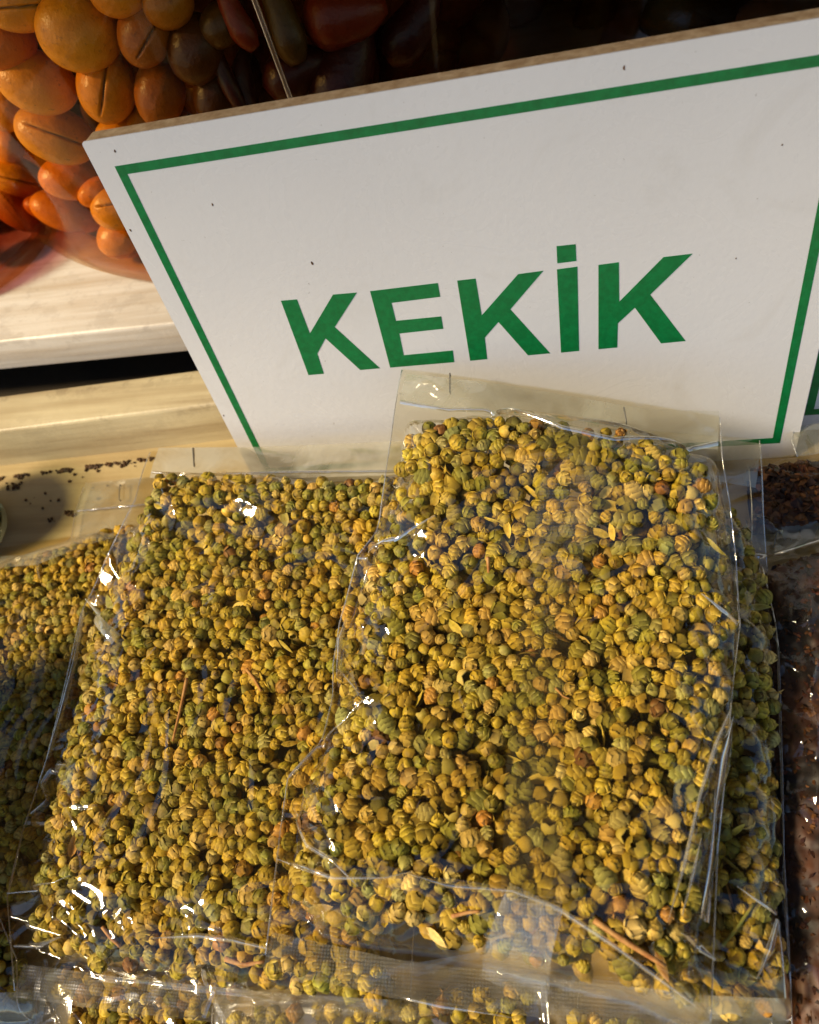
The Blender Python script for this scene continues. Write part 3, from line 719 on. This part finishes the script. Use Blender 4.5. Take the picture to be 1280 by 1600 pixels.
# folds of the film: narrow double creases and smooth tilted facets
for B_, pts, wd, mt, ar in (
    (A, [(541, 966), (531, 1000), (527, 1050), (530, 1075)], [.0004, .0022, .0012, .0004], M_FOLD, .0009),
    (A, [(529, 1046), (550, 1070), (568, 1094)], [.0003, .0009, .0003], M_FOLD, .0005),
    (A, [(568, 1094), (535, 1130), (495, 1168), (452, 1214)], [.0003, .0010, .0018, .0014], M_FOLD, .0008),
    (A, [(1142, 1108), (1120, 1160), (1095, 1240), (1070, 1350), (1044, 1440)], [.0004, .0014, .0010, .0012, .0003], M_FOLD, .0010),
    (A, [(1146, 1120), (1138, 1160), (1118, 1260), (1112, 1360), (1100, 1440)], [.0003, .0042, .0010, .0022, .0030], M_GLINT, .0012),
    (A, [(1096, 1310), (1080, 1380), (1066, 1430)], [.0003, .0012, .0004], M_FOLD, .0006),
    (A, [(640, 1366), (700, 1384), (800, 1392), (870, 1418), (960, 1478), (1030, 1530), (1104, 1586)], [.0004, .0016, .0010, .0016, .0012, .0010, .0004], M_FOLD, .0010),
    (A, [(432, 1342), (520, 1372), (600, 1372), (645, 1362)], [.0003, .0016, .0010, .0003], M_FOLD, .0006),
    (A, [(458, 1262), (478, 1320), (520, 1345), (560, 1385)], [.0003, .0010, .0014, .0004], M_FOLD, .0005),
    (A, [(1096, 928), (1125, 950), (1153, 976)], [.0003, .0016, .0014], M_FOLD, .0006),
    (A, [(1148, 886), (1152, 930), (1155, 975)], [.0003, .0012, .0006], M_FOLD, .0006),
    (A, [(560, 872), (620, 842), (680, 806)], [.0010, .0020, .0003], M_GLINT, .0006),
    (A, [(1064, 1458), (1090, 1474), (1118, 1500)], [.0004, .0026, .0008], M_GLINT, .0008),
    (Bb, [(131, 954), (118, 1030), (98, 1110), (76, 1186)], [.0006, .0018, .0026, .0012], M_FOLD, .0012),
    (Bb, [(106, 1196), (80, 1204), (66, 1226), (76, 1250), (50, 1272)], [.0003, .0044, .0030, .0014, .0006], M_FOLD, .0014),
    (Bb, [(134, 936), (150, 965), (182, 1000)], [.0006, .0034, .0050], M_FLAP, .0006),
    (Bb, [(12, 1396), (50, 1388), (82, 1380), (110, 1368)], [.0006, .0010, .0008, .0003], M_FOLD, .0005),
    (Bb, [(18, 1432), (55, 1450), (98, 1462)], [.0014, .0020, .0006], M_FOLD, .0010),
    (Bb, [(24, 1478), (60, 1478), (96, 1464)], [.0012, .0018, .0004], M_FOLD, .0010),
    (Bb, [(240, 1466), (310, 1462), (360, 1468), (418, 1482)], [.0003, .0014, .0018, .0008], M_FOLD, .0008),
    (Bb, [(36, 1305), (24, 1350), (14, 1396)], [.0004, .0010, .0006], M_FOLD, .0006),
    (Cc, [(1216, 1438), (1204, 1480), (1182, 1530)], [.0016, .0022, .0003], M_FOLD, .0008),
    (Cc, [(1216, 1438), (1224, 1500), (1231, 1560)], [.0004, .0014, .0024], M_GLINT, .0008),
    (Cc, [(1152, 1385), (1180, 1405), (1214, 1428)], [.0003, .0012, .0012], M_FOLD, .0006),
    (Dd, [(60, 868), (58, 890), (62, 905)], [.0008, .0012, .0003], M_FOLD, .0006)):
    strip(B_, 'film_fold', pts, wd, mt, .0016, 34, 7, ar, .0001)
# sticks among the buds
def stick(B, pts, r, label, mat=M_STEM, z=.0006):
    zf = lambda x, y: float(B.surf(np.array([[x, y]]))[0]) + z - .001
    P = np.array([on(px, py, zf) for px, py in pts]); o_ = P[0].copy(); Pn = resample(P, 9)
    vv_, ff_ = tube(Pn - o_, r, 6, np.linspace(1.1, .7, 9)); o = mesh_obj('twig', vv_, ff_, mat); o.location = o_
    return tag(o, label, 'twig', 'dry twigs among the buds')
stick(Bb, [(292, 1060), (284, 1100), (270, 1158)], .0007, 'straight orange brown twig standing out in the middle of the left bag')
stick(Bb, [(385, 1045), (398, 1062), (408, 1080)], .0006, 'short tan twig right of the orange twig in the left bag')
stick(Bb, [(352, 1498), (380, 1508), (412, 1503)], .0008, 'pale curved twig at the bottom of the left bag')
stick(Bb, [(160, 1448), (172, 1465), (188, 1480)], .0006, 'thin brown twig in the bottom left of the left bag')
stick(A, [(928, 1438), (975, 1470), (1040, 1510)], .0009, 'long brown twig lying in the bottom right of the front bag')
stick(A, [(762, 870), (764, 900)], .0006, 'short upright brown twig in the upper left of the front bag')
stick(A, [(706, 1432), (730, 1426), (750, 1424)], .0006, 'small tan twig near the bottom seam of the front bag')
stick(A, [(868, 1075), (880, 1088), (890, 1092)], .0004, 'fine orange stalk in the middle of the front bag')
stick(Cc, [(1128, 1478), (1152, 1450), (1178, 1412)], .0006, 'pale straw in the lower corner of the bag under the front bag', mat=M_LEAF)

# ------------------------------------------------------------------ red sumac style bags at the right
M_RED = mat_simple('dark_red_spice', srgb(14, 5, 3), srgb(92, 50, 22), 34, 0.55, 0.5, 0.9, 0.002, .45, .68)
def flakes(name, Q, surf, n, g, size, pal, label):
    x0, y0 = Q.min(0); x1, y1 = Q.max(0); P = g.uniform((x0, y0), (x1, y1), (n * 3, 2)); P = P[poly_sdf(Q, P) > 0][:n]
    n = len(P); R = rand_rot(g, n, 2.5); sz = size * g.uniform(.4, 1.5, n); z = surf(P) - g.uniform(0, .0018, n)
    base = np.array([(-.6, -.35, -.12), (.55, -.4, .0), (.75, .2, .1), (.1, .5, -.05), (-.6, .3, .12), (0, 0, .25)]); tf = np.array([(0, 1, 5), (1, 2, 5), (2, 3, 5), (3, 4, 5), (4, 0, 5), (0, 4, 3), (0, 3, 2), (0, 2, 1)])
    W = np.einsum('nij,kj->nki', R, base) * sz[:, None, None] + np.c_[P, z][:, None, :]
    F = tf[None] + (np.arange(n) * 6)[:, None, None]; c = np.array(pal)[g.integers(0, len(pal), n)] * g.uniform(.6, 1.2, (n, 1))
    o = mesh_obj(name, W.reshape(-1, 3), F.reshape(-1, 3), M_BUD, None, False, np.repeat(c, 6, axis=0)); return tag(o, label, kind='stuff')
def mound(B, name, label, mat):
    Q = B.Q; x0, y0 = Q.min(0); x1, y1 = Q.max(0); n = 130
    xs = np.linspace(x0, x1, n); ys = np.linspace(y0, y1, n); Xg = np.array([(a, b) for b in ys for a in xs]); s_ = poly_sdf(Q, Xg)
    z = B.surf(Xg) - .0012 + np.array([noise.noise(Vector((a * 260, b * 260, 2))) * .0009 for a, b in Xg]); z = np.where(s_ > 0, z, B.zb(Xg[:, 0], Xg[:, 1]) + .0004)
    ii, jj = np.meshgrid(np.arange(n - 1), np.arange(n - 1), indexing='ij'); a = (ii * n + jj).ravel(); F = np.stack([a, a + 1, a + n + 1, a + n], axis=1)
    F = F[(s_[F] > -.001).any(axis=1)]
    o = mesh_obj(name, np.c_[Xg, z], F, mat, None, True); return tag(o, label, kind='stuff')
RP = [srgb(72, 26, 10), srgb(44, 14, 6), srgb(84, 44, 18), srgb(30, 9, 4), srgb(104, 64, 30), srgb(56, 20, 8)]
Hh = make_bag('spice_bag', 'long clear bag of dark red brown spice along the right edge',
    left=[(1232, 1640), (1214, 1300), (1206, 1000), (1180, 870), (1164, 812)], right=[(1640, 1640), (1600, 1300), (1560, 1000), (1500, 830), (1470, 770)],
    content=[(1200, 885), (1300, 850), (1480, 840), (1560, 1000), (1610, 1300), (1640, 1620), (1260, 1640), (1236, 1500), (1222, 1300), (1216, 1100), (1206, 950)],
    zb=lambda x, y: .0006 + 0 * x, thk=.014, w=.02, seed=81, gu=110, gv=150, fill=False, group='clear bags of red spice', film=mat_film('dusty_film', .035, .012, haze_col=(.30, .17, .09)), creases=[((1255, 900), (1275, 1300), .002, .002)])
mound(Hh, 'ground_spice', 'dark red brown ground spice inside the long right bag', M_RED)
flakes('spice_flakes', Hh.Q, lambda X: Hh.surf(X) - .0008, 4500, np.random.default_rng(5), .0015, RP, 'red brown flakes on the spice in the long right bag')
Ii = make_bag('spice_bag', 'smaller clear bag of red flakes in front of the sign foot at the right',
    left=[(1172, 880), (1170, 800), (1165, 735), (1168, 722)], right=[(1400, 860), (1400, 780), (1395, 700), (1395, 690)],
    content=[(1176, 735), (1300, 715), (1395, 712), (1400, 800), (1260, 812), (1180, 822)],
    zb=lambda x, y: .0008 + 0 * x, thk=.010, w=.012, seed=91, gu=70, gv=60, fill=False, group='clear bags of red spice')
mound(Ii, 'ground_spice', 'red brown spice inside the smaller bag at the sign foot', M_RED)
flakes('spice_flakes', Ii.Q, lambda X: Ii.surf(X) - .0004, 700, np.random.default_rng(6), .003, RP + [srgb(150, 92, 44)], 'brown seeds and flakes in the smaller bag at the sign foot')
strip(Hh, 'top_fold', [(1166, 850), (1290, 815), (1420, 785)], .016, M_FLAP, .004, 50, 12)
strip(Hh, 'fold_crease', [(1180, 868), (1230, 860), (1300, 838), (1420, 800)], .003, M_EDGE, .006, 40, 8, .0010)
staple(Hh, (1214, 832), (1210, 852), .0066)
Jj = make_bag('spice_bag', 'crumpled pale top of a bag at the far right beside the second sign',
    left=[(1245, 716), (1236, 690), (1240, 668)], right=[(1420, 690), (1415, 668), (1410, 648)], content=[(1300, 735), (1400, 730), (1400, 722), (1300, 725)],
    zb=lambda x, y: .014 + 0 * x, thk=.006, w=.01, seed=97, gu=60, gv=40, fill=False, film=M_FLAP, group='clear bags of red spice')

# ------------------------------------------------------------------ crumbs on the tray
def crumbs():
    g = np.random.default_rng(9); Pp = []
    for k in range(900):
        px = g.uniform(-20, 240); base = 745 + (715 - 745) * px / 230
        if noise.noise(Vector((px * .045, 5, 1))) + .25 * noise.noise(Vector((px * .2, 5, 1))) < g.uniform(-.15, .5): continue
        hang = abs(g.normal(0, 3.5)) + (9 * abs(noise.noise(Vector((px * .05, 2, 2)))) ** 1.2) * 2; Pp.append(at_z(px, base + hang * g.random() + 1, .0004))
    for cx_, cy_, sp, n in ((108, 803, 4, 26), (80, 812, 3, 6), (150, 760, 30, 7), (60, 780, 30, 6), (20, 760, 6, 20), (1190, 740, 12, 40), (1200, 760, 10, 30)):
        for _ in range(n): Pp.append(at_z(cx_ + g.normal(0, sp), cy_ + g.normal(0, sp * .5), .0004))
    Pp = np.array(Pp); n = len(Pp); R = rand_rot(g, n, 1); sz = g.uniform(.0004, .0019, n)
    Vv, Ff_, Cc_ = scatter_mesh('x', Pp, R, sz, np.zeros(n, int), np.tile(np.array(srgb(84, 52, 20)), (n, 1)) * g.uniform(.5, 1.2, (n, 1)), low=True)
    tag(mesh_obj('crumbs', Vv, Ff_, M_BUD, None, True, Cc_), 'brown herb crumbs gathered along the foot of the wooden bar', kind='stuff')
crumbs()

# ------------------------------------------------------------------ jars on the shelf
M_GLASS = mat_glass('jar_glass', (0.97, 0.93, 0.86), .02); M_BASE = mat_glass('jar_base_glass', (0.93, 0.76, 0.55), .04)
M_LID = mat_simple('jar_lid', srgb(150, 20, 16), srgb(130, 16, 12), 60, 0.35)
def lathe(prof, n, c=(0, 0)):
    V = []; F = []
    for r_, z in prof:
        for i in range(n):
            a = 2 * math.pi * i / n; V.append((c[0] + r_ * math.cos(a), c[1] + r_ * math.sin(a), z))
    for j in range(len(prof) - 1):
        for i in range(n):
            F.append((j * n + i, j * n + (i + 1) % n, (j + 1) * n + (i + 1) % n, (j + 1) * n + i))
    return V, F
def jar(cx_, cy_, r_, h, label, brine, seam=None, name='glass_jar', n=128, lid=True):
    root = empty(name, (cx_, cy_, ZS)); tag(root, label, 'jar', 'glass jars on the shelf')
    prof = [(0, .0006), (r_ * .93, .0006), (r_ * .975, .003), (r_ * .992, .008), (r_, .016), (r_, h * .82), (r_ * .93, h * .9), (r_ * .72, h * .96), (r_ * .70, h)]
    V, F = lathe(prof, n); mesh_obj('glass_body', V, F, M_GLASS, root, True)
    V, F = lathe([(r_ * .9, .001), (r_ * .965, .0022), (r_ * .985, .006), (r_ * .975, .010), (r_ * .955, .012), (r_ * .9, .0085), (r_ * .9, .001)], n); mesh_obj('base_ring', V, F, M_BASE, root, True)
    V, F = lathe([(0, .004), (r_ * .95, .004), (r_ * .978, .010), (r_ * .985, .016), (r_ * .985, h * .82), (r_ * .9, h * .885), (0, h * .885)], n); mesh_obj('brine', V, F, brine, root, True)
    if lid:
      V, F = lathe([(0, h + .022), (r_ * .72, h + .022), (r_ * .76, h + .018), (r_ * .76, h - .012), (r_ * .74, h - .012), (r_ * .74, h), (0, h)], n); mesh_obj('lid', V, F, M_LID, root, True)
    if seam is not None:
        a = seam; path = [(r_ * 1.001 * math.cos(a), r_ * 1.001 * math.sin(a), z) for z in np.linspace(.016, h * .82, 12)]
        V, F = tube(path, .0011, 6); mesh_obj('mould_seam', V, F, M_EDGE, root)
    return root
J1C, J1R = np.array([-0.1583, 0.4755]), 0.1990
BR1 = mat_brine('olive_brine', (.76, .58, .05), 26.0); BR2 = mat_brine('dark_brine', (.6, .15, .02), 50.0); BR4 = mat_brine('pickle_brine', (.5, .35, .05), 34.0)
def on_cyl(px, py, c, r_):
    d = ray(px, py); o = np.array([0, 0, CH]); a = d[0] ** 2 + d[1] ** 2; oc = o[:2] - c; b = 2 * (oc @ d[:2]); cc = oc @ oc - r_ * r_
    disc = b * b - 4 * a * cc
    if disc < 0: disc = 0
    return o + d * ((-b - math.sqrt(disc)) / (2 * a))
ps = on_cyl(425, 75, J1C, J1R); seam_a = math.atan2(ps[1] - J1C[1], ps[0] - J1C[0])
jar(J1C[0], J1C[1], J1R, .30, 'large glass jar of slit brown olives in orange brine at the top left', BR1, seam_a, n=160)
def mat_olive():
    s = NT('brined_olive'); a = s.n('Attribute'); a.attribute_name = 'tint'; n1 = s.noise(90, 4, .6); n2 = s.noise(30, 3, .5)
    c = s.mixc(1.0, a.outputs[0], s.ramp(n1.outputs[0], [(.3, (.75, .7, .6)), (.5, (1.0, 1.0, 1.0)), (.75, (1.0, 1.18, 1.7))]).outputs[0], 'MULTIPLY')
    c = s.mixc(s.ramp(n2.outputs[0], [(.4, (0.,) * 3), (.7, (.4,) * 3)]).outputs[0], c, s.mixc(1.0, c, (.35, .3, .3), 'MULTIPLY'))
    n3 = s.noise(420, 3, .6); hh = s.math('ADD', n1.outputs[0], s.math('MULTIPLY', n3.outputs[0], .3)); c = s.mixc(s.ramp(n3.outputs[0], [(.60, (0., 0., 0.)), (.72, (.5,) * 3)]).outputs[0], c, s.mixc(1.0, c, (.3, .25, .25), 'MULTIPLY'))
    s.principled(c, .36, s.bump(hh, .3, .003), .4); return s.m
M_OL = mat_olive()
def olive_mesh(L, Wd, slit, col, seed):
    nu, nv = (120, 60) if slit else (40, 28); V = []; C = []; g = random.Random(seed); ph = g.uniform(0, 9)
    for j in range(nv + 1):
        th = math.pi * j / nv
        for i in range(nu):
            a = 2 * math.pi * i / nu
            x, y, z = math.sin(th) * math.cos(a), math.sin(th) * math.sin(a), math.cos(th)
            r_ = 1 + .03 * math.sin(2 * a + ph) * math.sin(th) + .025 * z; sh = 1.0
            if slit:                                     # knife cut along the side that faces -y
                off = abs(x - slit[0] - .10 * z * slit[1])
                if y < 0 and abs(z) < .8:
                    k = math.exp(-(off / .03) ** 2) * min(1, (.8 - abs(z)) * 5); r_ -= .20 * k; sh -= .93 * k
            V.append((x * r_ * Wd / 2, y * r_ * Wd / 2 * .95, z * r_ * L / 2)); C.append([c_ * sh for c_ in col])
    F = [(j * nu + i, (j + 1) * nu + i, (j + 1) * nu + (i + 1) % nu, j * nu + (i + 1) % nu) for j in range(nv) for i in range(nu)]
    return V, F, C
OLV = [(35, 0, 130, 84, 80, (.2, 1.), 'big olive cut by the top edge of the photo'), (122, 48, 126, 112, 85, None, 'largest olive, near the top of the jar'), (226, 52, 100, 78, 15, (.2, 3.), 'dark olive with a slanting cut right of the largest olive'),
       (2, 62, 100, 86, 80, None, 'olive at the left edge below the top one'), (56, 128, 118, 88, 105, None, 'streaked olive left of the upright slit one'), (167, 137, 106, 90, 5, (-.1, .5), 'upright olive with a long vertical slit'),
       (250, 145, 102, 74, 8, None, 'plain greenish olive beside the vertical slit one'), (8, 174, 60, 56, 20, None, 'small olive at the left edge, mid height'), (86, 210, 118, 80, 108, (.0, .6), 'lying olive with a slanting slit beside the sign corner'),
       (14, 226, 62, 46, 0, None, 'olive half cut by the left edge under the small one'), (192, 212, 84, 60, 85, None, 'shaded olive just above the sign corner'), (111, 278, 96, 66, 88, None, 'yellow olive with a dark stalk hole beside the sign edge'),
       (26, 278, 84, 62, 100, (.1, .4), 'olive with a short cut near the left edge'), (105, 330, 108, 60, 103, None, 'pointed yellow olive second from the bottom'), (182, 325, 78, 64, 80, (-.2, .3), 'cut olive half hidden by the sign edge'),
       (20, 325, 90, 50, 125, None, 'olive seen through the curved jar base at the left'), (130, 388, 120, 56, 118, (.0, .5), 'bottom slit olive lying against the jar base'), (205, 388, 84, 66, 60, None, 'bottom olive partly behind the sign edge'),
       (168, 430, 110, 44, 100, None, 'lowest olive, pressed flat against the jar foot'), (92, 372, 90, 44, 130, None, 'olive squeezed into the curve of the jar base'), (238, 432, 80, 50, 80, None, 'olive at the jar foot right beside the sign edge'), (60, 318, 60, 44, 90, None, 'small olive between the cut olive and the pointed one'), (150, 300, 60, 40, 60, None, 'olive peeping out behind the yellow one with the stalk hole'),
       (305, 78, 100, 84, 10, None, 'very dark olive in the shaded middle of the jar'), (336, 150, 86, 66, 5, None, 'dim olive right above the sign top, in shade'), (230, 200, 70, 60, 10, None, 'dark olive behind the sign top edge'), (262, 5, 80, 70, 60, None, 'dark olive at the top edge, right of the slanting cut one'),
       (185, -12, 90, 70, 80, None, 'olive above the gap between the two big ones'), (345, 40, 70, 60, 40, None, 'faint brown olive next to the red peppers')]
rightv, upv = RW[:, 0], -RW[:, 1]; fwdv = RW[:, 2]
for k, (px, py, L, Wd, ang, slit, lab) in enumerate(OLV):
    p = on_cyl(px, py, J1C, J1R - .022); p[2] = max(p[2], ZS + .004 + .42 * Wd * .00036); dist = float((p - np.array([0, 0, CH])) @ fwdv); kx = dist / FP
    d = -ray(px, py); d /= np.linalg.norm(d)
    a = math.radians(ang); ax = upv * math.cos(a) + rightv * math.sin(a); ax = ax - d * (ax @ d); ax /= np.linalg.norm(ax)
    yy = -d; xx = np.cross(yy, ax)
    shade = random.uniform(.98, 1.2); base = np.array(srgb(*random.choice([(228, 138, 22), (218, 120, 16), (236, 152, 30)]))) * shade
    if px > 215: base = base * (.55 if px < 280 else .12)     # shade at the jar's right put into the olive colour
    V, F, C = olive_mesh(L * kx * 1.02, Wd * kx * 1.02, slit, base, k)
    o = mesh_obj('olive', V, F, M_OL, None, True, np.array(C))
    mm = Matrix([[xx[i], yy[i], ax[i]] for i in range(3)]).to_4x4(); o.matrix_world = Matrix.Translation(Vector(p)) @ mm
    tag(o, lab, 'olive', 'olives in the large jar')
# olives further in, coloured darker for the shade between the front ones
g = np.random.default_rng(12); Vs = []; Fs = []; Cs = []; off = 0
for k in range(240):
    px, py = g.uniform(-60, 860), g.uniform(-60, 400); p = on_cyl(px, py, J1C, J1R - .066)
    if k > 110: p = np.array([*(J1C + np.array([g.uniform(-.12, .15), g.uniform(-.09, .10)])), g.uniform(ZS + .02, ZS + .22)])
    if np.linalg.norm(p[:2] - J1C) > J1R - .05 or p[2] < ZS + .02: continue
    V, F, C = olive_mesh(.042, .034, None, srgb(90, 44, 12), 100 + k); Rm = rand_rot(g, 1)[0]
    Vs.append(np.array(V) @ Rm.T + p); Fs.append(np.array(F) + off); Cs.append(np.array(C)); off += len(V)
tag(mesh_obj('packed_olives', np.concatenate(Vs), np.concatenate(Fs), M_OL, None, True, np.concatenate(Cs)), 'further olives packed behind the first ones in the large jar', kind='stuff')
# red peppers and pickles, their colours darkened for the shade among the jars
def pepper(px, py, L, Wd, ang, col, lab, c, r_, bend, inset=.02, name='pepper', cat='pepper', group='dark red peppers in the large jar'):
    p = on_cyl(px, py, c, r_ - inset); dist = float((p - np.array([0, 0, CH])) @ fwdv); kx = dist / FP; d = -ray(px, py); d /= np.linalg.norm(d)
    a = math.radians(ang); ax = upv * math.cos(a) + rightv * math.sin(a); ax -= d * (ax @ d); ax /= np.linalg.norm(ax); xx = np.cross(-d, ax)
    n = 16; path = [ax * (t - .5) * L * kx + xx * bend * math.sin(math.pi * t) * L * kx for t in np.linspace(0, 1, n)]
    tp = [max(.05, math.sin(math.pi * (.06 + .9 * t)) ** .6 * (1.15 - .5 * t) * (1 + .06 * math.sin(9 * t))) for t in np.linspace(0, 1, n)]
    V, F = tube(path, Wd * kx / 2, 14, tp); o = mesh_obj(name, V, F, None, None, True, np.tile(np.array(col), (len(V), 1))); o.data.materials.append(M_OL); o.location = p
    tag(o, lab, cat, group)
DR = srgb(66, 16, 7); DR2 = srgb(130, 42, 12)
for a in ((372, 18, 110, 44, -25, DR2, 'orange red pepper at the top edge left of the glass seam'), (352, 100, 150, 30, -22, DR, 'long dark red pepper slanting left of the glass seam'), (392, 150, 130, 50, -10, DR, 'dark red pepper ending at the sign top'),
          (440, 30, 130, 60, -20, srgb(92, 62, 14), 'olive brown pepper just right of the glass seam'), (540, 20, 130, 100, 80, DR2, 'wide orange red pepper at the top edge above the sign'), (545, 110, 150, 110, 20, DR, 'wide dark red pepper above the sign'),
          (470, 120, 110, 80, 60, DR, 'dim red pepper between the seam and the wide pepper'), (640, 30, 130, 80, 30, DR, 'darkest red pepper, nearly lost in shadow')):
    pepper(*a, J1C, J1R, random.uniform(-.12, .12))
J4C, J4R = np.array([0.175, 0.46]), 0.125
jar(J4C[0], J4C[1], J4R, .30, 'dark glass jar of green pickles at the top right', BR4)
for a in ((920, 30, 110, 84, 10, srgb(130, 104, 26), 'pale green pickle at the left of the right jar'), (1010, 30, 160, 70, 60, srgb(104, 80, 22), 'slanting green pickle in the middle of the right jar'),
          (1120, 10, 220, 100, 85, srgb(92, 66, 20), 'long dark pickle lying across the right jar'), (1230, 20, 150, 90, 80, srgb(96, 60, 20), 'dark pickle at the right end of the right jar'), (980, 75, 120, 60, 40, srgb(78, 58, 14), 'small green pickle right above the sign')):
    pepper(*a, J4C, J4R, .1, name='pickle', cat='pickle', group='pickles in the right jar')
J2 = at_z(-22, 405, ZS)[:2]
q = at_z(48, 395, ZS)[:2]; J2R = .050; J2C = at_z(0, 462, ZS)[:2] + np.array([-.030, .041])
jar(J2C[0], J2C[1], J2R, .034, 'low open dark red jar at the left edge in front of the olive jar', BR2, n=96, lid=False)
for k, (x, y) in enumerate(((-.015, -.02), (.018, -.015), (.0, .015), (-.02, .02), (.022, .018))):
    for lv in range(1):
        V, F, C = olive_mesh(.026, .022, None, srgb(150, 44, 16), 300 + k * 3 + lv); o = mesh_obj('red_pepper', V, F, M_OL, None, True, np.array(C))
        o.location = (J2C[0] + x, J2C[1] + y, ZS + .017); o.rotation_euler = (1.3 * k, .5 + lv, k); tag(o, 'round red pepper packed in the small jar at the left edge', 'pepper', 'round peppers in the small jar')

# dark tub at the left edge of the tray
tc = at_z(-52, 838, 0)[:2] ; M_TUB = mat_glass('tub_plastic', (.80, .82, .70), .08)
tub = empty('plastic_tub', (tc[0], tc[1], .0005)); tag(tub, 'round clear tub of dark spice cut by the left edge of the photo', 'tub')
V, F = lathe([(0, 0), (.023, 0), (.0235, .002), (.0258, .036), (.0268, .037), (.0268, .039), (.0246, .039), (.0222, .003), (0, .003)], 64); mesh_obj('tub_wall', V, F, M_TUB, tub, True)
V, F = lathe([(0, .003), (.0215, .003), (.0232, .032), (.018, .034), (0, .0355)], 64); V = np.array(V); V[:, 2] += np.array([noise.noise(Vector((x * 200, y * 200, 1))) * .0012 for x, y, _ in V]) * (V[:, 2] > .03)
o = mesh_obj('tub_spice', V + np.array([tc[0], tc[1], .0005]), F, mat_simple('black_spice', (.02, .012, .006), (.06, .03, .014), 300, .8), None, True); tag(o, 'dark spice filling the round tub at the left edge', kind='stuff')
